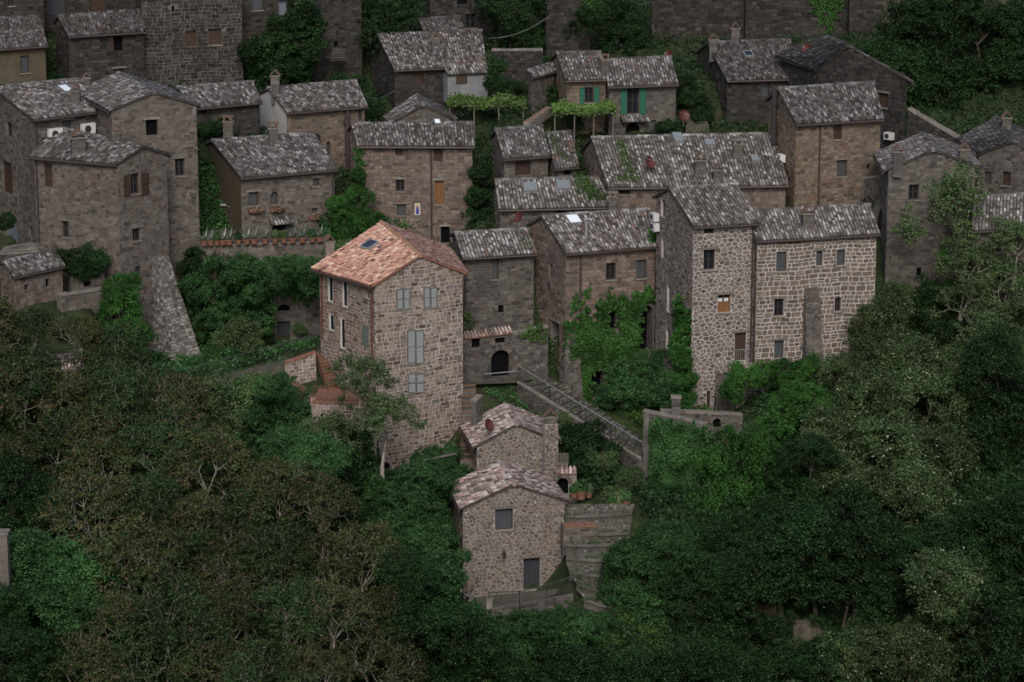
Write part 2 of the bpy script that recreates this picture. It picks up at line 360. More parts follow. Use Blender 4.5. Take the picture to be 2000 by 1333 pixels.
def coursed(w, h, a, b, gap, jit):
    out = []; y = 0.0; ph = random.random() * 6
    while y < h:
        rh = b * random.uniform(.75, 1.3); x = -random.random() * a
        while x < w:
            sw = a * random.choice((.55, .8, 1, 1.2, 1.5)) * random.uniform(.85, 1.15)
            wob = lambda u: .03 * math.sin(u * 1.3 + ph) + .02 * math.sin(u * 3.1 + ph * 2)
            parts = [(y, y + rh)]
            if rh > b * 1.05 and random.random() < .14 and jit > .1: parts = [(y, y + rh * .5), (y + rh * .5, y + rh)]
            for (ya, yb) in parts:
                g = gap / 2; J = lambda: random.uniform(-1, 1) * jit * b * .35
                x0, x1 = x + g, x + sw - g
                y0, y1 = ya + g, yb - g
                if x1 - x0 > .04 and y1 - y0 > .04:
                    c = min(x1 - x0, y1 - y0) * .18
                    out.append([(x0 + c, y0 + wob(x0) + J() * .4), (x1 - c, y0 + wob(x1) + J() * .4), (x1 + J() * .4, y0 + c + wob(x1)), (x1 + J() * .4, y1 - c + wob(x1)),
                                (x1 - c, y1 + wob(x1) + J() * .4), (x0 + c, y1 + wob(x0) + J() * .4), (x0 + J() * .4, y1 - c + wob(x0)), (x0 + J() * .4, y0 + c + wob(x0))])
            x += sw
        y += rh
    return out
STONE_STYLE = {  # pattern, width, height, joint, jitter, proud
    'red': (coursed, .35, .215, .038, .5, .03), 'tower': (rubble, .35, .25, .04, .42, .03), 'small': (rubble, .31, .21, .028, .42, .03),
    'amber': (coursed, .38, .25, .05, .45, .03), 'amber2': (coursed, .30, .16, .04, .5, .03), 'old': (coursed, .33, .19, .024, .65, .026), 'oldbig': (coursed, .40, .25, .024, .5, .026),
    'rough': (rubble, .36, .22, .026, .4, .04), 'far': (coursed, .42, .24, .03, .6, .035),
}

class Face:
    """one wall of a building: left and right lower corners as seen from outside, top profile (u, height)"""
    def __init__(s, A, B, zb, top):
        s.A = Vector((A.x, A.y, zb)); d = Vector((B.x - A.x, B.y - A.y, 0)); s.w = d.length
        s.u = d.normalized(); s.n = Vector((s.u.y, -s.u.x, 0)); s.top = top; s.open = []
    def P(s, u, v, n=0.0): return s.A + s.u * u + Vector((0, 0, v)) + s.n * n
    def uv(s, px, py):
        q = UPL(px, py, s.A, s.n); return (q - s.A).dot(s.u), q.z - s.A.z
    def rect(s, x0, y0, x1, y1):
        """picture rectangle -> u0,v0,u1,v1 on this wall (centre taken through the plane, so slanted rows do not matter)"""
        a = s.uv(x0, (y0 + y1) / 2); b = s.uv(x1, (y0 + y1) / 2); c = s.uv((x0 + x1) / 2, y1); d = s.uv((x0 + x1) / 2, y0)
        return min(a[0], b[0]), c[1], max(a[0], b[0]), d[1]
    def poly(s):
        return [(0, 0), (s.w, 0)] + [(u, v) for u, v in reversed(s.top)]
    def box(s, mb, u0, u1, v0, v1, n0, n1, tint=.5):
        mb.box(s.P(u0, v0, n0), s.u * (u1 - u0), -s.n * (n0 - n1) if False else s.n * (n1 - n0), Vector((0, 0, v1 - v0)), tint)

def wall_mesh(f, mb, depth=.22):
    planes = convex_planes(f.poly()); H = max(v for _, v in f.top)
    us = sorted({0, f.w, *[o[k] for o in f.open for k in (0, 2)], *[u for u, _ in f.top]}); vs = sorted({0, H, *[o[k] for o in f.open for k in (1, 3)]})
    us = [u for u in us if -1e-6 <= u <= f.w + 1e-6]; vs = [v for v in vs if -1e-6 <= v <= H + 1e-6]
    for a, b in zip(us[:-1], us[1:]):
        for c, d in zip(vs[:-1], vs[1:]):
            m = ((a + b) / 2, (c + d) / 2)
            if any(o[0] < m[0] < o[2] and o[1] < m[1] < o[3] for o in f.open): continue
            p = [(a, c), (b, c), (b, d), (a, d)]
            for pl in planes: p = clip(p, *pl) if len(p) > 2 else p
            if len(p) > 2 and area(p) > 1e-5: mb.poly([f.P(x, y) for x, y in p])
    for o in f.open:
        a, c, b, d = o[:4]; dp = -(o[4] if len(o) > 4 else depth)
        for p in ([(a, c), (a, d)], [(b, d), (b, c)], [(a, d), (b, d)], [(b, c), (a, c)]):
            (x, y), (X, Y2) = p
            mb.poly([f.P(x, y), f.P(X, Y2), f.P(X, Y2, dp), f.P(x, y, dp)])

def stones(f, style, house, wall, m, single=0, keep=lambda u, v: True):
    """stones of a wall: the biggest `single` of them one object each, the rest one joined part"""
    pat, a, b, gap, jit, proud = STONE_STYLE[style]
    H = max(v for _, v in f.top); planes = convex_planes(f.poly()); res = []
    for p in pat(f.w, H, a, b, gap, jit):
        for pl in planes:
            p = clip(p, pl[0], pl[1], pl[2] - .012)
            if len(p) < 3: break
        if len(p) < 3: continue
        cx = sum(q[0] for q in p) / len(p); cy = sum(q[1] for q in p) / len(p)
        if not keep(cx, cy): continue
        for o in f.open:
            mg = .02 if len(o) < 6 else o[5]
            x0, y0, x1, y1 = o[0] - mg, o[1] - mg, o[2] + mg, o[3] + mg
            if max(q[0] for q in p) > x0 and min(q[0] for q in p) < x1 and max(q[1] for q in p) > y0 and min(q[1] for q in p) < y1:
                sp = [(x0 - cx, 1, 0, x0), (cx - x1, -1, 0, -x1), (y0 - cy, 0, 1, y0), (cy - y1, 0, -1, -y1)]
                _, A, B, C = max(sp); p = clip(p, A, B, C)
                if len(p) < 3: break
        if len(p) < 3: continue
        ar = area(p)
        if ar < .006: continue
        res.append((ar, p))
    res.sort(key=lambda t: -t[0])
    rest = MB()
    for i, (ar, p) in enumerate(res):
        cx = sum(q[0] for q in p) / len(p); cy = sum(q[1] for q in p) / len(p)
        hgt = proud * random.uniform(.5, 1.25); ti = random.uniform(-1, 1) * .01
        n = len(p); sc = .9
        base = [f.P(x, y, -.004) for x, y in p]
        top = [f.P(cx + (x - cx) * sc, cy + (y - cy) * sc, hgt + ti * (1 if x > cx else -1)) for x, y in p]
        t = min(1, max(0, random.gauss(.5, .33)))
        mb = MB() if i < single else rest
        mb.faces(base + top, [tuple(range(n, 2 * n))] + [(k, (k + 1) % n, n + (k + 1) % n, n + k) for k in range(n)], t)
        if i < single: mb.build('stone', m, wall)
    rest.build('stonework', m, wall, kind='stuff')
    return len(res)

# ------------------------------------------------------------------ roof tiles
def tile_base(rad=.08, L=.36, seg=4):
    V = []
    for (t, r, n) in ((0, rad, .05), (L, rad * .78, .012)):
        for i in range(seg + 1):
            a = math.pi * i / seg; V.append((r * math.cos(a), t, n + r * .82 * math.sin(a)))
    V = np.array(V); F = []
    for i in range(seg): F.append((i + 1, i, seg + 1 + i, seg + 2 + i))
    # front lip, closed low so no ends float
    k = len(V); V = np.vstack([V, [(rad * .97, .0, -.03), (-rad * .97, .0, -.03)]])
    return V, F, [k, 0, 1, 2, 3, 4, k + 1]
TB, TF, TCAP = tile_base()
TQ = [list(f) for f in TF] + [[10, 0, 4, 11], [0, 1, 3, 4]]
TRI = [[1, 2, 3]]
def tile_faces_tri():
    out = []
    for q in TQ: out += [[q[0], q[1], q[2]], [q[0], q[2], q[3]]]
    return np.array(out + TRI)
TT = tile_faces_tri()
_tile_mesh = {}
def tile_mesh(mkey):
    if mkey not in _tile_mesh:
        L = []
        for k in range(14):
            t = (k + .5) / 14
            me = npmesh('roof_tile', TB, 3, np.full(len(TT), t), M[mkey], parent=False, origin=0, F=TT); L.append(me)
        _tile_mesh[mkey] = L
    return _tile_mesh[mkey]

class Patch:
    """sloping roof surface: eave left, eave right, ridge right, ridge left (seen from outside)"""
    def __init__(s, a, b, c, d, oe=.35, ov=.18, orr=0.0):
        s.c = [Vector(x) for x in (a, b, c, d)]
        w = (b - a).length; l = ((d - a).length + (c - b).length) / 2
        s.w, s.l = w, l
        e = lambda u, v: s.raw(u, v)
        u0, u1, v0, v1 = -ov / w, 1 + ov / w, -oe / l, 1 + orr / l
        s.c = [e(u0, v0), e(u1, v0), e(u1, v1), e(u0, v1)]
        s.n = (s.c[1] - s.c[0]).cross(s.c[3] - s.c[0]).normalized()
        s.w = (s.c[1] - s.c[0]).length; s.wt = (s.c[2] - s.c[3]).length; s.l = ((s.c[3] - s.c[0]).length + (s.c[2] - s.c[1]).length) / 2
    def raw(s, u, v):
        a, b, c, d = s.c
        return a * (1 - u) * (1 - v) + b * u * (1 - v) + c * u * v + d * (1 - u) * v
    def at(s, px, py): return UPL(px, py, s.c[0] + s.n * .1, s.n)
    def slab(s, mb, th=.09):
        a, b, c, d = s.c; o = s.n * .008; t = s.n * (.008 + th)
        # subdivide so that a twisted patch stays close to the tiles
        K = 6
        for j in range(K):
            for i in range(K):
                q = [s.raw(i / K, j / K), s.raw((i + 1) / K, j / K), s.raw((i + 1) / K, (j + 1) / K), s.raw(i / K, (j + 1) / K)]
                mb.poly([p + t for p in q]); mb.poly([p + o for p in reversed(q)])
        for p, q in ((a, b), (b, c), (c, d), (d, a)): mb.poly([p + o, q + o, q + t, p + t])
def tiles(patch, mkey, roof, single=0, sp=.2, row=.28, sagk=.03, tint=(0, 1), skip=None, sort_near=True):
    W = max(patch.w, patch.wt); nc = max(2, int(W / sp)); nr = max(2, int(patch.l / row + .3))
    fr = []
    A, B, C, D = [np.array(x) for x in patch.c]
    N0 = np.array(patch.n)
    for i in range(nc):
        u = (i + .5) / nc; cj = random.uniform(-.012, .012)
        for j in range(nr):
            v = (j - .02 + random.uniform(-.04, .04)) / nr
            if v > .985: continue
            fr.append((u + cj * .5 / 1 / nc, v, i, j))
    fr = np.array(fr); u = fr[:, 0:1]; v = fr[:, 1:2]
    P = A * (1 - u) * (1 - v) + B * u * (1 - v) + C * u * v + D * (1 - u) * v
    T = (D - A) * (1 - u) + (C - B) * u; T /= np.linalg.norm(T, axis=1, keepdims=True)
    X = (B - A) * (1 - v) + (C - D) * v; X /= np.linalg.norm(X, axis=1, keepdims=True)
    N = np.cross(X, T); N /= np.linalg.norm(N, axis=1, keepdims=True)
    X = np.cross(T, N)
    ang = rng.normal(0, .03, (len(P), 1)); X, T = X * np.cos(ang) + T * np.sin(ang), T * np.cos(ang) - X * np.sin(ang)
    ph = random.random() * 9
    sag = sagk * (np.sin(P[:, 0:1] * .9 + ph) * np.cos(P[:, 1:2] * .8 + ph * 2))
    P = P + N * (.085 + rng.uniform(-.008, .012, (len(P), 1)) + sag.clip(-.02, .05)) + X * rng.uniform(-.012, .012, (len(P), 1))
    tn = np.clip(rng.normal(.5, .30, len(P)), 0, 1) * (tint[1] - tint[0]) + tint[0]
    # columns of tiles weather alike a little
    colr = rng.uniform(-.06, .06, nc + 1); tn = np.clip(tn + colr[fr[:, 2].astype(int)], 0, 1)
    if skip is not None:
        ok = np.array([not skip(Vector(p)) for p in P]); P, X, T, N, tn = P[ok], X[ok], T[ok], N[ok], tn[ok]
    order = np.argsort(P[:, 1] + .0 * P[:, 0]) if sort_near else np.arange(len(P))
    P, X, T, N, tn = P[order], X[order], T[order], N[order], tn[order]
    single = min(single, len(P)); ms = tile_mesh(mkey) if single else None
    o0 = parent_origin(roof)
    for k in range(single):
        ob = bpy.data.objects.new('roof_tile', ms[min(13, int(tn[k] * 14))])
        ob.parent = roof
        m4 = Matrix(((X[k, 0], T[k, 0], N[k, 0], P[k, 0] - o0.x), (X[k, 1], T[k, 1], N[k, 1], P[k, 1] - o0.y), (X[k, 2], T[k, 2], N[k, 2], P[k, 2] - o0.z), (0, 0, 0, 1)))
        ob.matrix_basis = m4; COL.objects.link(ob)
    P, X, T, N, tn = P[single:], X[single:], T[single:], N[single:], tn[single:]
    if len(P):
        V = P[:, None, :] + TB[None, :, 0:1] * X[:, None, :] + TB[None, :, 1:2] * T[:, None, :] + TB[None, :, 2:3] * N[:, None, :]
        k = len(TB); F = (TT[None, :, :] + (np.arange(len(P)) * k)[:, None, None]).reshape(-1, 3)
        npmesh('roof_tiles', V.reshape(-1, 3), 3, np.repeat(tn, len(TT)), M[mkey], parent=roof, kind='stuff', F=F)
def ridge_row(a, b, mkey, roof, name='ridge_tiles', r=.13):
    mb = MB(); d = b - a; n = max(2, int(d.length / .4)); z = Vector((0, 0, .075))
    for i in range(n):
        p = a + d * (i / n) + z + Vector((0, 0, random.uniform(-.01, .015))); q = a + d * ((i + 1.12) / n) + z
        mb.tube(p, q, r * 1.05, r * .88, n=8, tint=random.uniform(.1, .8))
    return mb.build(name, M[mkey], roof, kind='stuff')

# ------------------------------------------------------------------ windows, doors, pipes
def window(f, h, x0, y0, x1, y1, style='glass', lintel=None, sill=True, rec=.2, arch=False, shutters=None):
    a, c, b, d = f.rect(x0, y0, x1, y1)
    a = max(a, .04); b = min(b, f.w - .04)
    if b - a < .1: b = a + .25
    f.open.append((a, c, b, d, rec + .06, .03))
    name = 'door' if style.startswith('door') else 'window'
    w_, h_ = b - a, d - c
    fm = {'glass': 'wood_dark', 'glass_brown': 'wood_brown', 'glass_white': 'white', 'half_brown': 'wood_orange', 'blind': 'wood_dark', 'shut_brown': 'wood_brown',
          'shut_orange': 'wood_orange', 'void': 'stone_trim', 'door_dark': 'wood_dark', 'door_brown': 'wood_brown', 'door_slate': 'door_slate', 'door_blue': 'door_blue', 'door_void': 'wood_dark'}[style]
    mb = MB(); t = min(.055, w_ * .14)
    if style == 'void' or style == 'door_void':
        f.box(mb, a, b, c, d, -rec - .05, -rec - .01)  # black sheet in place of the unlit space behind
        o = mb.build(name if style != 'void' else 'opening', M['void'], h)
    else:
        for (p, q, r, s_) in ((a, a + t, c, d), (b - t, b, c, d), (a + t, b - t, c, c + t), (a + t, b - t, d - t, d)): f.box(mb, p, q, r, s_, -rec, -rec + .05)
        if style in ('glass', 'glass_brown', 'half_brown') and w_ > .35: f.box(mb, (a + b) / 2 - t / 2, (a + b) / 2 + t / 2, c + t, d - t, -rec, -rec + .045)
        if style in ('glass', 'glass_brown') and h_ > .8: f.box(mb, a + t, b - t, c + h_ * .5 - .015, c + h_ * .5 + .015, -rec, -rec + .03)
        o = mb.build(name, M[fm], h)
        pm = MB()
        if style.startswith('glass') or style == 'half_brown':
            f.box(pm, a + t * .5, b - t * .5, c + t * .5, d - t * .5, -rec - .03, -rec - .005); pm.build('pane', M['glass'], o)
            if style == 'half_brown':
                k = MB(); f.box(k, a + t, b - t, c + t, c + h_ * .55, -rec + .002, -rec + .03); k.build('lower_panel', M['wood_orange'], o)
                for (p, q) in ((a + t * 1.4, (a + b) / 2 - t), ((a + b) / 2 + t, b - t * 1.4)):
                    k = MB(); f.box(k, p, q, c + h_ * .58, c + h_ * .78, -rec + .002, -rec + .012); k.build('curtain', M['white'], o)
        elif style == 'blind':
            n = max(3, int(h_ / .11))
            for i in range(n):
                v0 = c + t + (h_ - 2 * t) * i / n; f.box(pm, a + t * .5, b - t * .5, v0, v0 + (h_ - 2 * t) / n * .86, -rec - .02, -rec + .01)
            pm.build('blind', M['blind'], o)
        elif style.startswith('shut') or style.startswith('door'):
            n = max(2, int(w_ / .16)); mk = fm
            for i in range(n):
                k = MB(); u0 = a + t + (w_ - 2 * t) * i / n
                f.box(k, u0 + .006, u0 + (w_ - 2 * t) / n - .006, c + t * .3, d - t, -rec - .01, -rec + .025); k.build('plank', M[mk], o)
    if lintel:
        k = MB(); e = .16 if lintel != 'flush' else .1
        f.box(k, a - e, b + e, d + .01, d + .13, -.02, .075); k.build('lintel', M['wood_grey' if lintel == 'wood' else 'stone_trim'], o)
    if sill and name == 'window' and style != 'void':
        k = MB(); f.box(k, a - .07, b + .07, c - .075, c - .003, -rec, .09); k.build('sill', M['stone_trim'], o)
    if arch: spandrel(f, o, a, b, d, M['stone_trim'])
    if shutters:
        for side in shutters[1:]:
            sx0, sy0, sx1, sy1 = side; p, r, q, s_ = f.rect(sx0, sy0, sx1, sy1)
            shutter(f, h, p, q, r, s_, shutters[0], .03)
    return o
def spandrel(f, par, a, b, d, m, th=.12):
    """arched head inside a square opening"""
    mb = MB(); cx = (a + b) / 2; r = (b - a) / 2; N = 8
    for side in (-1, 1):
        for i in range(N):
            t0 = math.pi / 2 * i / N; t1 = math.pi / 2 * (i + 1) / N
            p0 = (cx + side * r * math.cos(t0), d - r + r * math.sin(t0)); p1 = (cx + side * r * math.cos(t1), d - r + r * math.sin(t1))
            co = (cx + side * r, d)
            mb.poly([f.P(*co, .012), f.P(*p0, .012), f.P(*p1, .012)])
            mb.poly([f.P(*p0, .012), f.P(*p1, .012), f.P(*p1, -th), f.P(*p0, -th)])
    mb.build('arch_infill', m, par)
    k = MB()
    for i in range(11):
        t0 = math.pi * (i + .06) / 11; t1 = math.pi * (i + .94) / 11
        pts = [(cx + q * math.cos(t), d - r + q * math.sin(t)) for q, t in ((r + .01, t0), (r + .22, t0), (r + .22, t1), (r + .01, t1))]
        k.faces([f.P(*p, .014) for p in pts] + [f.P(*p, .05) for p in pts], [(0, 1, 2, 3), (7, 6, 5, 4), (0, 4, 5, 1), (1, 5, 6, 2), (2, 6, 7, 3), (3, 7, 4, 0)], random.random())
    k.build('arch_stones', M['st_tan'], par)
def shutter(f, h, u0, u1, v0, v1, mkey, n0, slat=None):
    mb = MB(); t = .05
    for (p, q, r, s_) in ((u0, u0 + t, v0, v1), (u1 - t, u1, v0, v1), (u0 + t, u1 - t, v0, v0 + t), (u0 + t, u1 - t, v1 - t, v1), (u0 + t, u1 - t, (v0 + v1) / 2 - t / 2, (v0 + v1) / 2 + t / 2)):
        f.box(mb, p, q, r, s_, n0, n0 + .045)
    o = mb.build('shutter', M[mkey], h)
    sl = MB(); hgt = v1 - v0 - 2 * t; n = max(4, int(hgt / .085))
    for i in range(n):
        v = v0 + t + hgt * (i + .1) / n
        k = MB() if slat else sl
        a, b = f.P(u0 + t, v, n0 + .004), f.P(u1 - t, v, n0 + .004)
        up = Vector((0, 0, hgt / n * .62)) + f.n * -.0 ; out = f.n * .034
        # tilted slat: low edge out
        k.faces([a + out, b + out, b + up, a + up, a + out + Vector((0, 0, .012)), b + out + Vector((0, 0, .012)), b + up + Vector((0, 0, .012)), a + up + Vector((0, 0, .012))],
                [(0, 1, 5, 4), (4, 5, 6, 7), (3, 2, 1, 0), (1, 2, 6, 5), (0, 4, 7, 3), (2, 3, 7, 6)])
        if slat: k.build('slat', M[slat], o)
    if not slat: sl.build('slats', M[mkey], o, kind='stuff')
    bk = MB(); f.box(bk, u0 + t, u1 - t, v0 + t, v1 - t, n0 - .025, n0 - .005); bk.build('shutter_back', M[mkey if not slat else 'sh_grey'], o)
    return o
def pipe(f, h, px, y0, y1, m='pipe', r=.05, n=.1):
    u, v0 = f.uv(px, y0); _, v1 = f.uv(px, y1)
    mb = MB(); mb.tube(f.P(u, v0, n), f.P(u, v1, n), r, n=8)
    k = int(abs(v1 - v0) / 1.8)
    for i in range(k):
        v = v1 + (v0 - v1) * (i + .5) / k; f.box(mb, u - r * 1.5, u + r * 1.5, v, v + .04, -.01, n + r * .6)
    mb.build('downpipe', M[m], h)
def chimney(h, P, w, d, hgt, rz=0, style='gable', m='st_grey', down=.7):
    w *= .9; d *= .9; hgt *= .85
    """brick or stone stack with a tile cap; P is where it leaves the roof"""
    mb = MB(); ax = Vector((math.cos(rz), math.sin(rz), 0)); ay = Vector((-math.sin(rz), math.cos(rz), 0))
    z = -down
    while z < hgt:
        rh = .16
        mb.cbox(P + Vector((0, 0, z)), w * random.uniform(.97, 1.03), d * random.uniform(.97, 1.03), rh - .012, rz, tint=random.uniform(.3, .8)); z += rh
    top = z
    o = mb.build('chimney', M[m], h)
    c = MB(); T = P + Vector((0, 0, top))
    c.cbox(T, w * 1.25, d * 1.25, .06, rz)
    c.build('chimney_slab', M['stone_trim'], o)
    T = T + Vector((0, 0, .06)); k = MB()
    if style == 'gable':
        for s_ in (-1, 1):
            a = T + ax * (s_ * w * .52); r = T + Vector((0, 0, w * .5 + .08)) - ax * (s_ * .015)
            e = ay * (d * .6); q = Vector((0, 0, .04)) + ax * (s_ * .03)
            k.faces([a - e, a + e, r + e, r - e, a - e + q, a + e + q, r + e + q, r - e + q], [(3, 2, 1, 0), (4, 5, 6, 7), (0, 1, 5, 4), (1, 2, 6, 5), (2, 3, 7, 6), (3, 0, 4, 7)])
        k.build('chimney_cap', M['terra_old'], o)
    elif style == 'pots':
        for s_ in (-1, 1): k.cbox(T + ax * (s_ * w * .36), w * .2, d, .26, rz)
        k.cbox(T + Vector((0, 0, .26)), w * 1.2, d * 1.2, .06, rz); k.build('chimney_cap', M['terra_old'], o)
    elif style == 'flat':
        for s_ in (-1, 1): k.cbox(T + ax * (s_ * w * .36), w * .2, d, .2, rz)
        k.cbox(T + Vector((0, 0, .2)), w * 1.3, d * 1.3, .05, rz); k.build('chimney_cap', M['stone_trim'], o)
    return o
def flue(h, P, hgt, r=.1):
    mb = MB(); mb.tube(P - Vector((0, 0, .3)), P + Vector((0, 0, hgt)), r, n=10); o = mb.build('flue_pipe', M['steel'], h)
    k = MB(); k.tube(P + Vector((0, 0, hgt + .06)), P + Vector((0, 0, hgt + .16)), r * 1.9, r * .9, n=10); k.tube(P + Vector((0, 0, hgt)), P + Vector((0, 0, hgt + .07)), r * .5, n=6); k.build('flue_cowl', M['steel'], o)
def skylight(patch, h, x0, y0, x1, y1, bright=0):
    """roof window lying in the slope"""
    P = patch.at((x0 + x1) / 2, (y0 + y1) / 2); T = (patch.c[3] - patch.c[0]).normalized(); X = (patch.c[1] - patch.c[0]).normalized(); N = patch.n
    sx = abs(x1 - x0) * (P - CAM).length / FOC; sy = max(.5, (patch.at((x0 + x1) / 2, y0) - patch.at((x0 + x1) / 2, y1)).length)
    mb = MB(); b0 = P - X * sx / 2 - T * sy / 2 - N * .09; th = N * .30; t = .06
    mb.box(b0, X * t, T * sy, th); mb.box(b0 + X * (sx - t), X * t, T * sy, th); mb.box(b0 + X * t, X * (sx - 2 * t), T * t, th); mb.box(b0 + X * t + T * (sy - t), X * (sx - 2 * t), T * t, th)
    o = mb.build('skylight', M['steel'], h)
    k = MB(); k.box(b0 + X * t * .8 + T * t * .8, X * (sx - 1.6 * t), T * (sy - 1.6 * t), N * .275); k.build('pane', M[('glass', 'skymid', 'skyglass')[bright]], o)
def gutter(h, patch, m='pipe'):
    a, b = patch.c[0], patch.c[1]; mb = MB(); off = -patch.n * .02 + (patch.c[0] - patch.c[3]).normalized() * .07
    mb.tube(a + off, b + off, .065, n=8); mb.build('gutter', M[m], h)

# ------------------------------------------------------------------ a whole house
class House: pass
ALLH = []
def house(label, C, Rr, BL, BR, Y, kind, rise, base, tile='ti_old', st='old', sm='st_tan', mo='mo_tan', r=.62, name='stone_house', openings=None, single_t=0, single_s=0, cat='house',
          gut=True, facesel='FLR', plaster=None, ext=2.5, oe=.35, ov=.15, rough=None, slabm=None, ridgem=None, row=.28, skip=None, styleL=None):
    H = House(); c0 = U(C[0], C[1], Y); z = c0.z
    c1 = UZ(Rr[0], Rr[1], z); c2 = UZ(BR[0], BR[1], z); c3 = UZ(BL[0], BL[1], z)
    zb = z_at(c0, base); H.zb = zb; H.z = z; H.corn = (c0, c1, c2, c3)
    cen = (c0 + c1 + c2 + c3) / 4
    root = empty(name, (cen.x, cen.y, zb), label, cat, None); H.o = root
    bz = zb - ext; hh = z - bz
    Z = lambda P, q: Vector((P.x, P.y, z + q))
    if kind == 'F':
        lr = c0.lerp(c3, r); rr = c1.lerp(c2, r); drop = rise * (1 - (1 - r) / r)
        H.F = Face(c0, c1, bz, [(0, hh), ((c1 - c0).length, hh)])
        wl = (c3 - c0).length; wr = (c2 - c1).length
        H.L = Face(c3, c0, bz, [(0, hh + drop), (wl * (1 - r), hh + rise), (wl, hh)])
        H.R = Face(c1, c2, bz, [(0, hh), (wr * r, hh + rise), (wr, hh + drop)])
        H.B = Face(c2, c3, bz, [(0, hh + drop), ((c2 - c3).length, hh + drop)])
        H.p = Patch(Z(c0, 0), Z(c1, 0), Z(rr, rise), Z(lr, rise), oe, ov)
        H.pb = Patch(Z(c2, drop), Z(c3, drop), Z(lr, rise), Z(rr, rise), oe, ov)
    else:
        m0 = c0.lerp(c1, r if r != .62 else .5); m1 = c3.lerp(c2, .5); w0 = (c1 - c0).length; w1 = (c2 - c3).length; rise1 = rise * max(.8, min(1.5, w1 / w0))
        q = r if r != .62 else .5
        H.F = Face(c0, c1, bz, [(0, hh), (w0 * q, hh + rise), (w0, hh)])
        H.B = Face(c2, c3, bz, [(0, hh), (w1 * .5, hh + rise1), (w1, hh)])
        H.L = Face(c3, c0, bz, [(0, hh), ((c3 - c0).length, hh)]); H.R = Face(c1, c2, bz, [(0, hh), ((c2 - c1).length, hh)])
        H.p = Patch(Z(c3, 0), Z(c0, 0), Z(m0, rise), Z(m1, rise1), oe, ov)
        H.pb = Patch(Z(c1, 0), Z(c2, 0), Z(m1, rise1), Z(m0, rise), oe, ov)
    for (fk, *a) in (openings or []):
        f = getattr(H, fk); kw = a[-1] if isinstance(a[-1], dict) else {}; aa = a[:-1] if kw else a
        window(f, root, *aa, **kw)
    wm = MB()
    for fk in 'FLRB': wall_mesh(getattr(H, fk), wm)
    wall = wm.build('wall', M[mo], root); H.wall = wall
    if st:
        for fk in facesel:
            f = getattr(H, fk)
            if plaster and fk in plaster: continue
            s1 = single_s if fk == 'F' else (single_s // 3 if fk == 'L' else 0)
            stones(f, (styleL or st) if fk != 'F' else st, root, wall, M[sm], single=s1)
    if plaster:
        for fk, mk in plaster.items():
            f = getattr(H, fk); k = MB()
            for c in [f.poly()]: k.poly([f.P(x, y, .02) for x, y in c])
            k.build('plaster', M[mk], root)
    rm = MB(); H.p.slab(rm); H.pb.slab(rm)
    roof = rm.build('roof', M[slabm or ('slab_red' if tile == 'ti_red' else 'slab_old')], root); H.roof = roof
    st_ = single_t; tr_ = random.choice([(0, .82), (.08, .9), (.12, 1), (0, 1), (.05, .95)]) if tile != 'ti_red' else (0, 1)
    tiles(H.p, tile, roof, single=int(st_ * (.55 if kind == 'G' else 1)), row=row, skip=skip, tint=tr_)
    tiles(H.pb, tile, roof, single=int(st_ * .45) if kind == 'G' else 0, row=row, skip=skip, tint=tr_)
    ridge_row(H.p.raw(0, 1), H.p.raw(1, 1), ridgem or tile, roof)
    if gut: gutter(root, H.p)
    if gut and kind == 'G': gutter(root, H.pb)
    ALLH.append(H)
    return H

# ================================================================== THE HOUSES
W = 'wood'; ST = 'stone'
k = dict
h1 = house('lowest small rubble stone house with one dark window and dark plank door', (905, 993), (1102, 979), (884, 948), (1068, 936), -14, 'G', 1.05, 1172,
    tile='ti_pink', st='small', sm='st_amber', mo='mo_white', single_t=260, single_s=280, oe=.2, ov=.12, openings=[
    ('F', 967, 994, 1002, 1036, 'blind', k(lintel=W, sill=True)), ('F', 1022, 1090, 1055, 1152, 'door_slate', k(lintel=W, rec=.3))])
h2 = house('small rubble house with tall outside chimney stack, just above the lowest house', (932, 872), (1085, 860), (908, 832), (1062, 824), -8, 'G', 1.0, 960,
    tile='ti_pink', st='small', sm='st_amber', mo='mo_white', single_t=260, single_s=200, oe=.25, ov=.12)
h3 = house('tall square stone house with bright terracotta roof and grey louvred shutters', (733, 556), (903, 533), (624, 520), (866, 484), -4, 'G', 1.25, 925,
    tile='ti_red', st='red', sm='st_red', mo='mo_pink', single_t=300, single_s=300, oe=.38, ov=.16, ridgem='ridge_red', row=.26, openings=[
    ('L', 641, 533, 650, 590, 'glass_white', {'sill': True, 'rec': .07}), ('L', 669, 541, 678, 600, 'glass_white', {'sill': True, 'rec': .07}), ('L', 643, 614, 652, 646, 'glass_white', {'sill': True, 'rec': .07}),
    ('L', 665, 622, 674, 681, 'glass_white', {'sill': True, 'rec': .07}), ('L', 715, 568, 721, 584, 'blind', {'sill': False}), ('L', 672, 704, 680, 722, 'void', {'sill': False}),
    ('F', 774, 565, 800, 603, 'blind', {'sill': True}), ('F', 827, 562, 853, 600, 'blind', {'sill': True}), ('F', 795, 646, 826, 709, 'blind', {'sill': True}), ('F', 796, 730, 827, 766, 'blind', {'sill': True})])
for (x0, y0, x1, y1) in ((774, 564, 800, 604), (827, 561, 853, 601), (795, 645, 827, 710), (796, 729, 828, 767)):
    xm = (x0 + x1) / 2
    for (a, b) in ((x0, xm - .3), (xm + .3, x1)):
        u0, v0, u1, v1 = h3.F.rect(a, y0, b, y1); shutter(h3.F, h3.o, u0, u1, v0, v1, 'sh_grey', .02, slat='sh_slat')
u0, v0, u1, v1 = h3.L.rect(709, 637, 720, 676); shutter(h3.L, h3.o, u0, u1, v0, v1, 'sh_grey', .02)
pipe(h3.L, h3.o, 630, 528, 660, 'pipe_cu'); pipe(h3.L, h3.o, 728, 556, 700, 'pipe_cu')
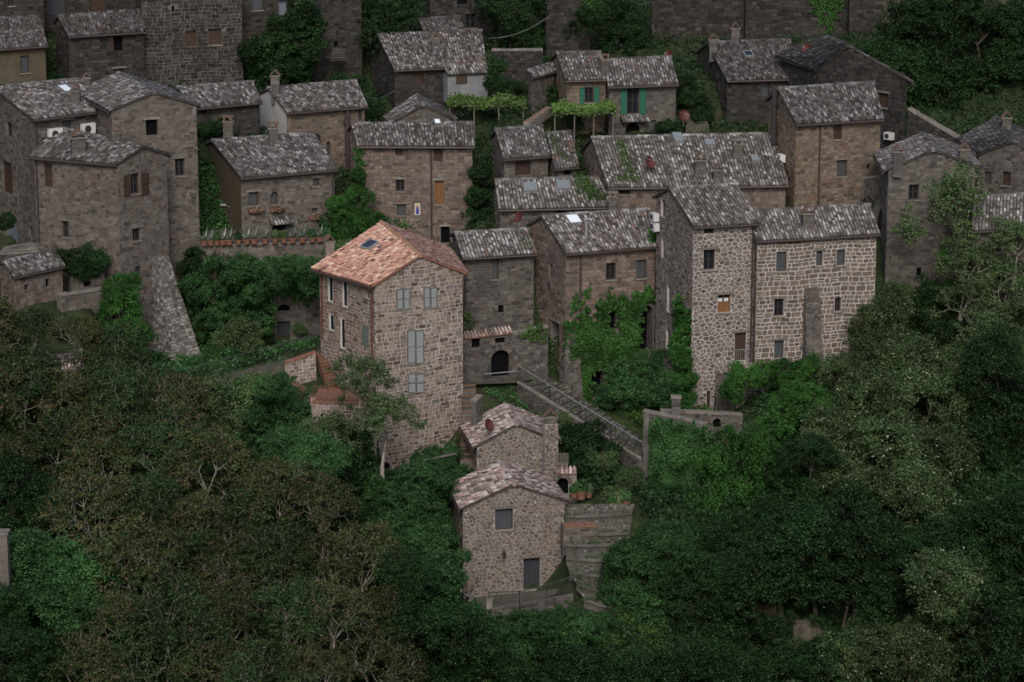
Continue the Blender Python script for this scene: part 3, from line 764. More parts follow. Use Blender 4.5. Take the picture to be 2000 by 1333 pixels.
h4 = house('low grey link house with one tall narrow window, right of the terracotta roof', (905, 500), (1042, 492), (884, 472), (1015, 465), 5, 'F', .75, 660,
    st='old', sm='st_grey', mo='mo_grey', single_t=200, single_s=120, openings=[
    ('F', 961, 503, 974, 546, 'blind', k(lintel=None)), ('F', 973, 596, 984, 612, 'void', {'sill': False})])
pipe(h4.F, h4.o, 908, 505, 600)
h5 = house('old stone house with bright square skylight and metal flue, ivy over its lower half', (1105, 490), (1280, 476), (1037, 458), (1250, 445), 3.5, 'F', 1.35, 790,
    st='oldbig', sm='st_rose', mo='mo_tan', single_t=300, single_s=200, openings=[
    ('F', 1184, 514, 1203, 547, 'glass_brown', {'sill': True}), ('F', 1243, 508, 1263, 544, 'blind', {'sill': True}), ('L', 1072, 515, 1079, 543, 'blind', {'sill': False}),
    ('L', 1076, 628, 1092, 712, 'door_void', k(lintel=ST, rec=.5)), ('F', 1247, 597, 1275, 690, 'void', k(rec=.9, arch=True)), ('F', 1190, 608, 1203, 643, 'void', {'sill': False}), ('F', 1155, 726, 1180, 776, 'void', k(rec=.6))])
pipe(h5.F, h5.o, 1133, 492, 690)
skylight(h5.p, h5.o, 1106, 424, 1133, 441, 2); flue(h5.o, h5.p.at(1145, 466), 1.05)
h6 = house('tall narrow tower house of pale-jointed rubble with brown half-shuttered window', (1355, 438), (1477, 431), (1283, 404), (1407, 396), 0, 'F', 1.35, 806,
    st='tower', sm='st_tower', mo='mo_tower', single_t=300, single_s=300, styleL='rough', openings=[
    ('F', 1375, 439, 1395, 457, 'glass', {'sill': False}), ('F', 1374, 488, 1397, 528, 'glass', k(lintel=W)), ('F', 1402, 576, 1427, 611, 'half_brown', k(lintel=W)),
    ('F', 1435, 650, 1457, 705, 'door_brown', k(lintel=W)), ('F', 1380, 764, 1388, 797, 'door_brown', {'sill': False}),
    ('L', 1291, 390, 1298, 424, 'blind', {'sill': False}), ('L', 1292, 466, 1298, 503, 'glass_brown', {'sill': False}), ('L', 1303, 558, 1310, 610, 'blind', {'sill': True}), ('L', 1301, 643, 1309, 681, 'blind', {'sill': False})])
pipe(h6.F, h6.o, 1470, 436, 705); pipe(h6.F, h6.o, 1475, 440, 705)
h7 = house('long block-stone house with grey blinds and a slanting buttress, right of the tower house', (1480, 467), (1712, 454), (1447, 441), (1682, 427), .6, 'F', 1.0, 735,
    st='amber', sm='st_amber', mo='mo_tower', single_t=300, single_s=300, oe=.25, openings=[
    ('F', 1516, 492, 1537, 531, 'blind', {'sill': True}), ('F', 1594, 490, 1607, 520, 'blind', k(lintel=W)), ('F', 1634, 488, 1651, 519, 'blind', {'sill': True}),
    ('F', 1512, 584, 1531, 618, 'glass_brown', k(lintel=W)), ('F', 1630, 581, 1643, 609, 'glass', {'sill': True}), ('F', 1512, 665, 1531, 700, 'blind', k(lintel=W)), ('F', 1656, 640, 1671, 653, 'void', {'sill': False})])
chimney(h7.o, h7.p.at(1578, 443), .75, .6, .75, .1)
h8a = house('big angular old stone house with brown open shutters above the grey buttress', (228, 320), (325, 303), (66, 304), (168, 270), 5, 'G', .68, 700,
    tile='ti_mid', st='old', sm='st_tan', mo='mo_tan', single_t=260, single_s=200, oe=.25, openings=[
    ('F', 255, 339, 273, 379, 'glass', k(sill=True)), ('F', 259, 446, 275, 471, 'glass', k(lintel=W)), ('F', 264, 520, 276, 556, 'door_slate', {'sill': False}),
    ('L', 86, 320, 102, 366, 'shut_brown', {'sill': False}), ('L', 121, 432, 134, 464, 'glass', k(lintel=W)), ('L', 208, 410, 211, 427, 'void', {'sill': False})])
for r4 in ((241, 342, 252, 384), (275, 338, 289, 380)):
    u0, v0, u1, v1 = h8a.F.rect(*r4); shutter(h8a.F, h8a.o, u0, u1, v0, v1, 'wood_brown', .05)
pipe(h8a.L, h8a.o, 72, 312, 470)
chimney(h8a.o, h8a.p.at(153, 300), .85, .7, 1.0, .3)
h8b = house('tall gabled old stone house with dark beam-topped windows behind the angular house', (218, 216), (383, 206), (150, 180), (315, 170), 9, 'G', .85, 560,
    tile='ti_mid', st='old', sm='st_tan', mo='mo_tan', single_s=150, single_t=120, oe=.2, openings=[
    ('F', 285, 234, 308, 265, 'void', k(lintel='stone')), ('F', 342, 310, 360, 344, 'glass', k(lintel=W))])
chimney(h8b.o, U(230, 290, 7.6), .45, .4, .9, 0)
h8c = house('old stone house on the left edge with two white air conditioners', (64, 232), (217, 213), (-50, 188), (130, 172), 9, 'F', .95, 505,
    tile='ti_mid', st='old', sm='st_grey', mo='mo_grey', single_t=200, openings=[
    ('F', 121, 235, 140, 262, 'blind', k(lintel=ST)), ('L', 12, 240, 24, 268, 'glass', {'sill': False}), ('L', 4, 317, 24, 378, 'door_brown', {'sill': False}), ('L', 12, 416, 34, 480, 'door_blue', k(arch=True)), ('L', 56, 443, 64, 462, 'blind', {'sill': False})])
skylight(h8c.p, h8c.o, 117, 172, 138, 184, 2); chimney(h8c.o, h8c.p.at(148, 203), .6, .5, .8, 0); chimney(h8c.o, h8c.p.at(170, 172), .45, .4, .5, .2)
pipe(h8c.F, h8c.o, 68, 234, 300)
h9 = house('tiny tan stone outhouse with grey tile roof below the left houses', (28, 541), (121, 520), (0, 522), (95, 501), 0, 'F', .45, 600,
    tile='ti_mid', st='oldbig', sm='st_rose', mo='mo_tan', single_t=120, single_s=60, oe=.15, name='stone_outhouse', cat='outhouse', openings=[
    ('F', 89, 545, 98, 561, 'void', {'sill': False}), ('F', 48, 556, 56, 568, 'void', {'sill': False})])
h9b = house('half-hidden low roof of weathered tiles seen through the reddish-green trees', (40, 752), (150, 742), (30, 715), (160, 700), -8, 'F', .6, 800,
    tile='ti_pink', st='old', sm='st_tan', mo='mo_tan', name='stone_outhouse', cat='outhouse')
h10 = house('old stone house with flower boxes and small arched window above the potted plants', (470, 344), (652, 328), (388, 306), (583, 292), 13, 'F', 1.35, 492,
    tile='ti_mid', st='old', sm='st_tan', mo='mo_tan', single_t=300, single_s=150, openings=[
    ('F', 486, 375, 505, 402, 'blind', k(lintel=ST)), ('F', 528, 375, 543, 400, 'blind', k(arch=True)), ('F', 611, 348, 624, 364, 'blind', k(lintel='flush')), ('F', 609, 407, 621, 416, 'blind', {'sill': True}),
    ('F', 532, 440, 560, 480, 'door_void', {'sill': False}), ('F', 604, 453, 624, 482, 'door_void', k(lintel=W))], plaster={'L': 'plaster_t'})
chimney(h10.o, h10.p.at(446, 262), .65, .5, .75, 0, 'pots'); chimney(h10.o, h10.p.at(534, 275), .6, .5, .7, .2, 'pots'); pipe(h10.F, h10.o, 648, 332, 430)
h11 = house('wide stone house with orange-brown closed shutter and a small devotional picture on its wall', (700, 281), (922, 281), (684, 266), (916, 262), 17, 'F', .85, 488,
    tile='ti_mid', st='old', sm='st_rose', mo='mo_tan', single_t=300, single_s=150, openings=[
    ('F', 772, 281, 787, 304, 'shut_brown', {'sill': False}), ('F', 847, 284, 865, 316, 'shut_brown', {'sill': False}), ('F', 773, 351, 790, 374, 'glass', k(lintel='flush')),
    ('F', 849, 353, 867, 400, 'shut_orange', k(lintel='flush')), ('F', 775, 399, 793, 421, 'blind', k(lintel=W)), ('F', 861, 443, 878, 475, 'door_void', k(lintel='flush'))])
skylight(h11.p, h11.o, 848, 237, 861, 247, 2); pipe(h11.F, h11.o, 842, 284, 472)
h12 = house('chapel-like house with white plastered gable end beside its stone front', (560, 217), (712, 205), (508, 196), (680, 180), 22, 'F', .95, 345,
    tile='ti_mid', st='old', sm='st_ochre', mo='mo_tan', single_t=200, single_s=60, plaster={'L': 'plaster_w'}, openings=[('F', 700, 211, 706, 236, 'blind', {'sill': False}), ('F', 638, 278, 645, 305, 'blind', {'sill': False})])
chimney(h12.o, h12.p.at(538, 182), .6, .5, 1.1, 0)
pipe(h12.F, h12.o, 676, 210, 330, 'pipe', r=.17, n=.18)
h13 = house('low house with wide shallow roof and a shadowed archway beneath it', (383, 208), (506, 197), (330, 190), (480, 180), 19, 'F', .75, 265,
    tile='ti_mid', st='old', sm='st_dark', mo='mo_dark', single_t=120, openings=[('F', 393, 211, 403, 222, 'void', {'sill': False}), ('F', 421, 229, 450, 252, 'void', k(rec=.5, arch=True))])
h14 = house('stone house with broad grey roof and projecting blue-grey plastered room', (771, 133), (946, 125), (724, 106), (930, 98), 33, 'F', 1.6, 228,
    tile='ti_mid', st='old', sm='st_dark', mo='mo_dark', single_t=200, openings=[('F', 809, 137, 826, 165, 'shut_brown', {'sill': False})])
chimney(h14.o, h14.p.at(852, 92), .6, .5, .6, 0)
h15a = house('small stone cottage with green-shuttered window beside the vine pergola', (1107, 154), (1183, 152), (1080, 130), (1160, 128), 27, 'F', 1.1, 262,
    tile='ti_mid', st='oldbig', sm='st_ochre', mo='mo_grey', single_t=120, openings=[('F', 1142, 171, 1159, 201, 'glass_brown', k(shutters=('sh_green', (1132, 171, 1141, 203), (1160, 170, 1170, 201))))])
h15b = house('stone cottage with tall green-shuttered balcony door and small tiled canopy', (1190, 166), (1320, 161), (1176, 146), (1298, 138), 26.5, 'F', 1.1, 262,
    tile='ti_mid', st='old', sm='st_grey', mo='mo_grey', single_t=160, openings=[('F', 1225, 173, 1248, 223, 'glass_brown', k(shutters=('sh_green', (1212, 174, 1224, 225), (1249, 172, 1261, 223)))), ('F', 1222, 240, 1250, 262, 'void', k(arch=True)), ('F', 1271, 235, 1282, 258, 'blind', {'sill': False})])
chimney(h15b.o, h15b.p.at(1182, 140), .5, .45, .7, 0, 'pots')
h15c = house('little lean-to shed with shallow grey roof left of the green-shuttered cottages', (1040, 151), (1082, 139), (1033, 147), (1072, 133), 28, 'F', .3, 215, tile='ti_mid', st='old', sm='st_grey', mo='mo_grey', name='lean_to_shed', cat='shed', oe=.15)
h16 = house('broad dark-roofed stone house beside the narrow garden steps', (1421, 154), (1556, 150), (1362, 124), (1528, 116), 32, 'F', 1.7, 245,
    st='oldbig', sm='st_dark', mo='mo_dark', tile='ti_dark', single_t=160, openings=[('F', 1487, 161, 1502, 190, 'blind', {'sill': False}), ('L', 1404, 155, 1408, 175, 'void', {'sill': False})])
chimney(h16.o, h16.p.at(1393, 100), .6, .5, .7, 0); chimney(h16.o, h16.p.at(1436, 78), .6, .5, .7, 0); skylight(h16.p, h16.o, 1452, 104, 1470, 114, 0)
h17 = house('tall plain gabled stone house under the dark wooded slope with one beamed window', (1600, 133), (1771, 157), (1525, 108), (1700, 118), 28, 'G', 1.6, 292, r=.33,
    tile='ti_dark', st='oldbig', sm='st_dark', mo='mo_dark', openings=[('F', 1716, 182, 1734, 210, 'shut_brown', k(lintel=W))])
h18 = house('tall ochre-tinged stone house with thick black stove pipe up its side', (1556, 238), (1720, 228), (1502, 214), (1690, 200), 12, 'F', 1.45, 420,
    tile='ti_mid', st='old', sm='st_ochre', mo='mo_tan', single_t=200, single_s=100, openings=[('F', 1628, 245, 1644, 273, 'shut_brown', k(sill=True)), ('F', 1635, 313, 1654, 345, 'blind', k(lintel=W)), ('F', 1692, 322, 1699, 331, 'void', {'sill': False})])
pipe(h18.F, h18.o, 1601, 240, 408); pipe(h18.L, h18.o, 1521, 168, 318, 'iron', r=.16, n=.25)
h19 = house('gabled grey stone house half veiled by the sparse tall tree', (1736, 332), (1905, 325), (1718, 300), (1880, 292), 7, 'G', 1.0, 560,
    tile='ti_mid', st='old', sm='st_cool', mo='mo_grey', single_t=200, single_s=80, openings=[('F', 1775, 361, 1795, 391, 'glass', {'sill': True}), ('F', 1846, 440, 1860, 470, 'blind', k(lintel=W)), ('F', 1790, 523, 1800, 540, 'void', {'sill': False})])
chimney(h19.o, h19.p.at(1753, 322), .6, .5, .7, 0); chimney(h19.o, h19.pb.at(1882, 312), .6, .5, .6, 0)
h20a = house('stone house on the right edge with stacked roofs and arched dark window', (1912, 303), (2040, 318), (1880, 270), (2010, 262), 12, 'G', 1.0, 400,
    tile='ti_dark', st='old', sm='st_grey', mo='mo_grey', openings=[('F', 1957, 336, 1974, 363, 'shut_brown', {'sill': True}), ('F', 1922, 335, 1936, 360, 'blind', {'sill': False})])
chimney(h20a.o, h20a.p.at(1965, 250), .6, .5, .6, 0)
h20b = house('brick-fronted house on the right edge behind the white-flowering trees', (1902, 446), (2050, 440), (1905, 415), (2050, 408), 4, 'F', 1.2, 640,
    st='old', sm='st_tan', mo='mo_tan', single_t=100, openings=[('F', 1938, 461, 1956, 493, 'glass', k(sill=True)), ('F', 1925, 575, 1960, 600, 'blind', k(sill=True))])
h21 = house('long low house under the widest weathered roof with three small skylights', (1190, 362), (1534, 357), (1140, 318), (1490, 308), 10.5, 'F', 1.95, 425,
    st='oldbig', sm='st_rose', mo='mo_tan', single_t=300, openings=[('F', 1210, 364, 1231, 380, 'glass', {'sill': True})])
for r4, br in (((1315, 264, 1333, 280), 1), ((1377, 277, 1395, 287), 1), ((1467, 308, 1482, 319), 1)): skylight(h21.p, h21.o, *r4, br)
chimney(h21.o, h21.p.at(1367, 338), .7, .6, .8, .1); chimney(h21.o, h21.p.at(1441, 306), .6, .5, .75, 0, 'flat'); chimney(h21.o, h21.p.at(1402, 352), .6, .5, .6, 0)
h22a = house('low stone house with open brown loft window under two stepped roofs', (985, 306), (1070, 300), (962, 284), (1046, 276), 15.5, 'F', 1.15, 355,
    tile='ti_mid', st='old', sm='st_grey', mo='mo_grey', single_t=100, openings=[('F', 1006, 316, 1037, 343, 'shut_brown', {'sill': False})])
h22c = house('narrow sloping-roofed house squeezed beside the widest roof', (1086, 326), (1126, 322), (1062, 292), (1100, 288), 14.5, 'F', 1.3, 365,
    tile='ti_mid', st='old', sm='st_grey', mo='mo_grey', openings=[('F', 1101, 326, 1116, 342, 'void', {'sill': False})])
h22b = house('low house with two skylights and grass growing on the right end of its roof', (977, 404), (1188, 399), (966, 380), (1152, 374), 9.5, 'F', 1.05, 470,
    st='old', sm='st_grey', mo='mo_grey', single_t=240, openings=[('F', 1078, 411, 1110, 432, 'void', k(arch=True, sill=False))])
skylight(h22b.p, h22b.o, 1022, 361, 1048, 377, 1); skylight(h22b.p, h22b.o, 1087, 357, 1113, 373, 1)
chimney(h22b.o, U(1196, 404, 9.2), .5, .45, .5, 0, 'flat')
h23 = house('small hipped grey roof peeping over the wide stone house', (772, 236), (880, 232), (760, 226), (870, 216), 23, 'G', .9, 290, tile='ti_mid', st='old', sm='st_grey', mo='mo_grey', oe=.4)
# ---- the dark upper row
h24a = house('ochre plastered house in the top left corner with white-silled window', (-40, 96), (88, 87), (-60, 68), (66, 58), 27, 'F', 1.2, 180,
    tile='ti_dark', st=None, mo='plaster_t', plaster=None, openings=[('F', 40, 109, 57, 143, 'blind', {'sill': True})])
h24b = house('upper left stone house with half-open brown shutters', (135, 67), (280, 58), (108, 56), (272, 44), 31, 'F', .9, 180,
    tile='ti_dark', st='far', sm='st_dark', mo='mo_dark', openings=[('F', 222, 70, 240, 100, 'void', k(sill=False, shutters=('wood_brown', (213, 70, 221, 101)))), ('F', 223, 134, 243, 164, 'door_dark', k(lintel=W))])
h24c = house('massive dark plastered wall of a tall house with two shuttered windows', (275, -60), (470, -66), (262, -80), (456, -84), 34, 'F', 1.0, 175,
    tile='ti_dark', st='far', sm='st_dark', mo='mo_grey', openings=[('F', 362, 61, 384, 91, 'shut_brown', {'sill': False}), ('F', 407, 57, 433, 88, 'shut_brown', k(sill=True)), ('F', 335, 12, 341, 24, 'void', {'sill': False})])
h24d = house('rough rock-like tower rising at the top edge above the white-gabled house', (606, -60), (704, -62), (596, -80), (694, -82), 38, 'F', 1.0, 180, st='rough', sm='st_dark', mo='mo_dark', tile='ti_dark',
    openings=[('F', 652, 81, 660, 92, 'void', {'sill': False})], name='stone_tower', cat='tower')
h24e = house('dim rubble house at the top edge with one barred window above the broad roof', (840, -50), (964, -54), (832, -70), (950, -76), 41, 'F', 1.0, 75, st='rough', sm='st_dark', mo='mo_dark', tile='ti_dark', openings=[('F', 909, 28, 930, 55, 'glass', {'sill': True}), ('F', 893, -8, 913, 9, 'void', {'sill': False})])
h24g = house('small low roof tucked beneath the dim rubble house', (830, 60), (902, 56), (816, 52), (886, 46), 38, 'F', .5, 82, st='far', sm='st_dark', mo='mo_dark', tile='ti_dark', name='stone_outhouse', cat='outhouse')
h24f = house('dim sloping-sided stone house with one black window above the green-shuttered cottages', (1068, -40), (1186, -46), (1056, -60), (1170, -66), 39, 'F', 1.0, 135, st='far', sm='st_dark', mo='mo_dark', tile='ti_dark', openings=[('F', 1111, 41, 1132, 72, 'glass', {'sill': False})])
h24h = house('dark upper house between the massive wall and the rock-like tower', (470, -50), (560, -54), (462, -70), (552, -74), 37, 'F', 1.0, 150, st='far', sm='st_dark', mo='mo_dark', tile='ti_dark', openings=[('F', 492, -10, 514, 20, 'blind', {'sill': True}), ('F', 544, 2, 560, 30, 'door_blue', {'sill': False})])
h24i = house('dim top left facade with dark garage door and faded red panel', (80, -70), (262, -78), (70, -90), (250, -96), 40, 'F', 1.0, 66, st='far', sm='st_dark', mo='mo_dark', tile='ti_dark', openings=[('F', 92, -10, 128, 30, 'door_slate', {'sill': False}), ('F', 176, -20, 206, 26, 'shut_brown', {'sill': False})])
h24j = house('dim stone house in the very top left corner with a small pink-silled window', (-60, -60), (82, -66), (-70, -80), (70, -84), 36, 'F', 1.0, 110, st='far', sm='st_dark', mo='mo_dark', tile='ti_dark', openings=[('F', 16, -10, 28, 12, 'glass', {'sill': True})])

# ---- projecting plastered room on h14, canopies: parts of their houses
def roomlet(h, f, x0, y0, x1, y1, out, mk):
    u0, v0, u1, v1 = f.rect(x0, y0, x1, y1); mb = MB(); f.box(mb, u0, u1, v0, v1, 0.02, out); o = mb.build('projecting_room', M[mk], h)
    return u0, v0, u1, v1, o
u0, v0, u1, v1, rm = roomlet(h14.o, h14.F, 866, 141, 944, 197, 1.0, 'plaster_g')
def canopy(h, f, u0, u1, v, out, m='ti_old', rise=.3):
    p = Patch(f.P(u0, v, out), f.P(u1, v, out), f.P(u1, v + rise, .02), f.P(u0, v + rise, .02), 0, 0)
    mb = MB(); p.slab(mb, .05); o = mb.build('canopy', M['slab_old'], h); tiles(p, m, o, single=12, row=.3)
canopy(h14.o, h14.F, u0 - .1, u1 + .1, v1 + .03, 1.25, rise=.5)
fr = Face(h14.F.P(u0, 0, 1.0), h14.F.P(u1, 0, 1.0), h14.F.A.z, [(0, 9), (u1 - u0, 9)])
mb = MB(); a = fr.rect(891, 148, 912, 164); fr.box(mb, a[0], a[2], a[1], a[3], .004, .05); o = mb.build('window', M['wood_brown'], h14.o)
mb = MB(); fr.box(mb, a[0] + .06, a[2] - .06, a[1] + .06, a[3] - .06, .05, .06); mb.build('pane', M['wood_dark'], o)
a = h10.F.rect(524, 425, 568, 436); canopy(h10.o, h10.F, a[0], a[2], a[1], .6)
a = h15b.F.rect(1210, 224, 1264, 236); canopy(h15b.o, h15b.F, a[0], a[2], a[1], .7)
# sloping stone buttresses
def buttress(h, f, x0, x1, ytop, ybot, outb, name='buttress', m='st_grey', mo='mo_grey', style='rough', xb0=None, xb1=None, outt=.12):
    u0, _, u1, _ = f.rect(x0, ytop, x1, ybot); _, vt = f.uv((x0 + x1) / 2, ytop); _, vb = f.uv((x0 + x1) / 2, ybot); vb -= 1.0
    ub0 = u0 - (xb0 or 0); ub1 = u1 + (xb1 or 0)
    A, B, C, D = f.P(ub0, vb, outb), f.P(ub1, vb, outb), f.P(u1, vt, outt), f.P(u0, vt, outt)
    E, F_, G, H_ = f.P(ub0, vb, -.3), f.P(ub1, vb, -.3), f.P(u1, vt, -.3), f.P(u0, vt, -.3)
    mb = MB(); mb.faces([A, B, C, D, E, F_, G, H_], [(0, 1, 2, 3), (3, 2, 6, 7), (0, 3, 7, 4), (1, 5, 6, 2), (4, 7, 6, 5)])
    o = mb.build(name, M[mo], h)
    sm = MB(); pat, a, b, gap, jit, pr = STONE_STYLE[style]
    for (A_, B_, C_, D_) in ((A, B, C, D), (E, A, D, H_), (B, F_, G, C)):
        n = (B_ - A_).cross(D_ - A_).normalized(); L = ((D_ - A_).length + (C_ - B_).length) / 2; Wd = (B_ - A_).length; Wt = (C_ - D_).length
        for p in pat(Wd, L, a, b, gap, jit):
            # keep only what fits a face that narrows upward
            pls = [(0, 1, L - .01), (0, -1, -.01), (-1, 0, -.01), (1, 0, Wd - .01)]
            for pl in pls:
                p = clip(p, *pl)
                if len(p) < 3: break
            if len(p) < 3 or area(p) < .008: continue
            cy = sum(q[1] for q in p) / len(p)
            if Wt < Wd * .5 and random.random() > 1 - .75 * (1 - Wt / Wd) * cy / L: continue
            hg = random.uniform(.02, .06)
            def Q(x, y, e):
                s_, t_ = x / Wd, y / L
                return A_ * (1 - s_) * (1 - t_) + B_ * s_ * (1 - t_) + C_ * s_ * t_ + D_ * (1 - s_) * t_ + n * e
            cx = sum(q[0] for q in p) / len(p); q = len(p)
            sm.faces([Q(x, y, -.004) for x, y in p] + [Q(cx + (x - cx) * .88, cy + (y - cy) * .88, hg) for x, y in p], [tuple(range(q, 2 * q))] + [(i, (i + 1) % q, q + (i + 1) % q, q + i) for i in range(q)], min(1, max(0, random.gauss(.5, .28))))
    sm.build('stonework', M[m], o, kind='stuff')
    return o
buttress(h7.o, h7.F, 1570, 1596, 562, 720, .95, xb0=.05, xb1=.2)
buttress(h8a.o, h8a.F, 302, 328, 500, 735, 2.4, xb0=.25, xb1=1.25, style='old', m='st_pale')
buttress(h5.o, h5.F, 1104, 1128, 650, 800, .9, xb0=.5, xb1=.1)
buttress(h6.o, h6.F, 1398, 1428, 728, 806, .55, xb0=.1, xb1=.15, outt=.05)
# outside chimney stack on h2
a = h2.F.rect(1059, 838, 1084, 960); mb = MB()
h2.F.box(mb, a[0], a[2], a[1] - 1.5, a[3] + .4, .02, .55); st = mb.build('chimney_stack', M['mo_white'], h2.o)
ff = Face(h2.F.P(a[0], 0, .55), h2.F.P(a[2], 0, .55), h2.F.A.z + a[1] - 1.5, [(0, a[3] - a[1] + 1.9), (a[2] - a[0], a[3] - a[1] + 1.9)])
stones(ff, 'small', h2.o, st, M['st_amber'])
top = h2.F.P((a[0] + a[2]) / 2, a[3] + .4, .28); chimney(h2.o, top, .75, .5, .25, .1, down=.0)
# balcony rail on tower door, awning wires
mb = MB(); a = h6.F.rect(1434, 682, 1464, 706)
for i in range(9):
    u = a[0] + (a[2] - a[0]) * i / 8; mb.tube(h6.F.P(u, a[1], .12), h6.F.P(u, a[3], .12), .012, n=4)
mb.tube(h6.F.P(a[0] - .1, a[3], .12), h6.F.P(a[2] + .1, a[3], .12), .02, n=4); mb.build('balcony_rail', M['steel'], h6.o)
# ================================================================== TERRAIN
CP = []   # control points x, y, z
for H in ALLH:
    c0, c1, c2, c3 = H.corn
    for t in (0, .2, .4, .6, .8, 1):
        P = c0.lerp(c1, t); CP.append((P.x, P.y - .2, H.zb - .2)); Q = P + H.F.n * 1.2; CP.append((Q.x, Q.y, H.zb - .35))
    CP.append(((c2.x + c3.x) / 2, (c2.y + c3.y) / 2, H.zb + .6))
for (px, py, Y) in [(640, 800, -3.5), (560, 760, -2), (480, 760, -2), (420, 730, 1), (350, 745, 0), (600, 690, 1.5), (560, 680, 6), (450, 680, 5), (560, 690, 8),
    (1000, 735, 2), (1060, 730, 2), (950, 760, -1), (960, 810, -3.5), (1120, 780, -1), (1180, 800, 0), (1260, 800, 0), (1140, 900, -7), (1180, 950, -9), (1230, 960, -9), (1300, 850, -3), (1150, 990, -11),
    (1165, 1120, -15), (1000, 1200, -17.5), (1100, 1185, -17.5), (920, 1195, -17.5), (1220, 1100, -15), (850, 950, -8), (780, 960, -8), (860, 1050, -13), (880, 1180, -18), (700, 950, -8), (620, 930, -7), (520, 900, -7),
    (1500, 780, -1.5), (1600, 760, -1.5), (1400, 830, -2), (1700, 760, -1), (1850, 740, 0), (2000, 720, 1), (1900, 640, 4), (2000, 640, 6), (1400, 1000, -10), (1600, 1000, -10), (1800, 1000, -9), (2000, 1000, -8), (2200, 900, -5),
    (0, 640, -1), (100, 640, 0), (200, 700, -2), (300, 740, 0), (0, 800, -8), (200, 850, -8), (400, 900, -8), (-200, 700, -4),
    (0, 1000, -14), (300, 1020, -14), (600, 1060, -14), (0, 1200, -20), (300, 1230, -20), (600, 1260, -20), (900, 1300, -22), (1200, 1300, -20), (1500, 1300, -18), (1800, 1300, -18), (2000, 1300, -18),
    (200, 1450, -28), (800, 1450, -28), (1400, 1450, -26), (1900, 1450, -26), (-200, 1100, -16), (-200, 1400, -26), (2200, 1200, -16),
    (660, 340, 20), (640, 240, 27), (700, 200, 30), (1000, 230, 24), (1040, 190, 30), (1340, 240, 29), (1350, 190, 33), (1420, 250, 24), (1780, 290, 24), (1830, 260, 27), (1850, 180, 33), (1950, 200, 30), (1900, 100, 38), (1780, 90, 40),
    (1830, 330, 14), (500, 200, 30), (540, 120, 36), (640, 170, 36), (300, 190, 32), (100, 190, 33), (940, 240, 26), (1000, 100, 38), (1200, 90, 38), (1250, 100, 38), (1300, 110, 42), (1400, 110, 42.5), (1550, 106, 42), (1700, 100, 41), (1300, 104, 47), (1450, 104, 47), (1600, 98, 47), (1740, 90, 46), (1000, 10, 46), (300, 0, 48), (1500, -60, 52), (2000, -60, 48), (600, -60, 50), (0, -60, 48),
    (1700, 350, 12), (940, 440, 12), (640, 440, 14)]:
    P = U(px, py, Y); CP.append((P.x, P.y, P.z))
# narrow gorge of unseen slopes, shaped to block sky and shade the view's edges
for x in range(-150, 151, 15):
    CP += [(x, 75, 38), (x, 100, 50), (x, 150, 56), (x, 200, 58)]
    CP += [(x, -42, -27), (x, -48, -27), (x, -56, -8)]
    CP += [(x, yy, 38.7 - math.tan(R_(21.6)) * (yy + 155.2) - 2.4) for yy in (-62, -70, -80, -90, -100, -110, -120, -130, -140, -150)]
    CP += [(x, -158, 36), (x, -175, 40), (x, -205, 42)]
for yy in range(-30, 76, 12):
    for sx_ in (-1, 1):
        CP += [(sx_ * 46, yy, -6 + .55 * yy), (sx_ * 54, yy, 8 + .45 * yy), (sx_ * 64, yy, 24 + .3 * yy), (sx_ * 80, yy, 38), (sx_ * 110, yy, 46), (sx_ * 150, yy, 50)]  # side hills out of view, raised to shut out sky from both sides
# sunk ground under the stairs and ramps
def sink(a, b, n, dz):
    for i in range(n + 1): P = a.lerp(b, i / n); CP.append((P.x, P.y, P.z - dz))
sink(U(1012, 748, 1.6), U(1252, 898, -6.6), 16, 1.1); sink(U(1068, 742, 3.4), U(1262, 858, -4.0), 16, .7); sink(U(1040, 745, 2.5), U(1257, 878, -5.3), 16, .8)
sink(U(905, 752, .2), U(1000, 748, 1.6), 5, .5)
sink(U(617, 690, .6), U(642, 768, -2.6), 5, .8); sink(U(903, 752, 0), U(899, 905, -6.6), 10, .6); sink(U(930, 748, .3), U(926, 905, -6.4), 10, .6)
sink(U(1120, 985, -12.2), U(1130, 1180, -16.9), 12, .7); sink(U(1180, 985, -11.8), U(1180, 1180, -16.8), 12, .7); sink(U(1235, 985, -11.4), U(1215, 1180, -16.5), 10, .5); sink(U(960, 1210, -17.2), U(1170, 1165, -16.6), 8, .1)
sink(U(395, 690, 8.9), U(640, 688, 10.3), 14, .1); sink(U(395, 700, 7.6), U(625, 700, 8.6), 10, .1); sink(U(440, 715, 5), U(620, 705, 5), 6, .1)
sink(U(620, 800, -5), U(720, 810, -5), 3, .3)
CPA = np.array(CP)
def ground_z(X, Y):
    X = np.atleast_1d(np.asarray(X, float)); Y = np.atleast_1d(np.asarray(Y, float))
    d2 = (X[:, None] - CPA[None, :, 0]) ** 2 + (Y[:, None] - CPA[None, :, 1]) ** 2 + .15
    # inverse distance with a slope-following trend (z rises about .55 per metre up the hill)
    wgt = 1 / d2 ** 1.7
    base = CPA[:, 2] - .62 * CPA[:, 1]
    r = (wgt * base[None, :]).sum(1) / wgt.sum(1)
    # far from every control point fall back on plain averaging without the trend
    r2 = (wgt * CPA[None, :, 2]).sum(1) / wgt.sum(1)
    near = np.exp(-((Y - 10) / 42) ** 6) * np.exp(-(X / 44) ** 8)
    return (r + .62 * Y) * near + r2 * (1 - near)
def gz(x, y): return float(ground_z(x, y)[0])
def axis(lo, hi, a, b, fine, coarse):
    out = list(np.arange(lo, a, coarse)) + list(np.arange(a, b, fine)) + list(np.arange(b, hi + .1, coarse)); return np.array(out)
xs = axis(-200, 200, -44, 44, .7, 4); ys = axis(-220, 260, -40, 56, .7, 4)
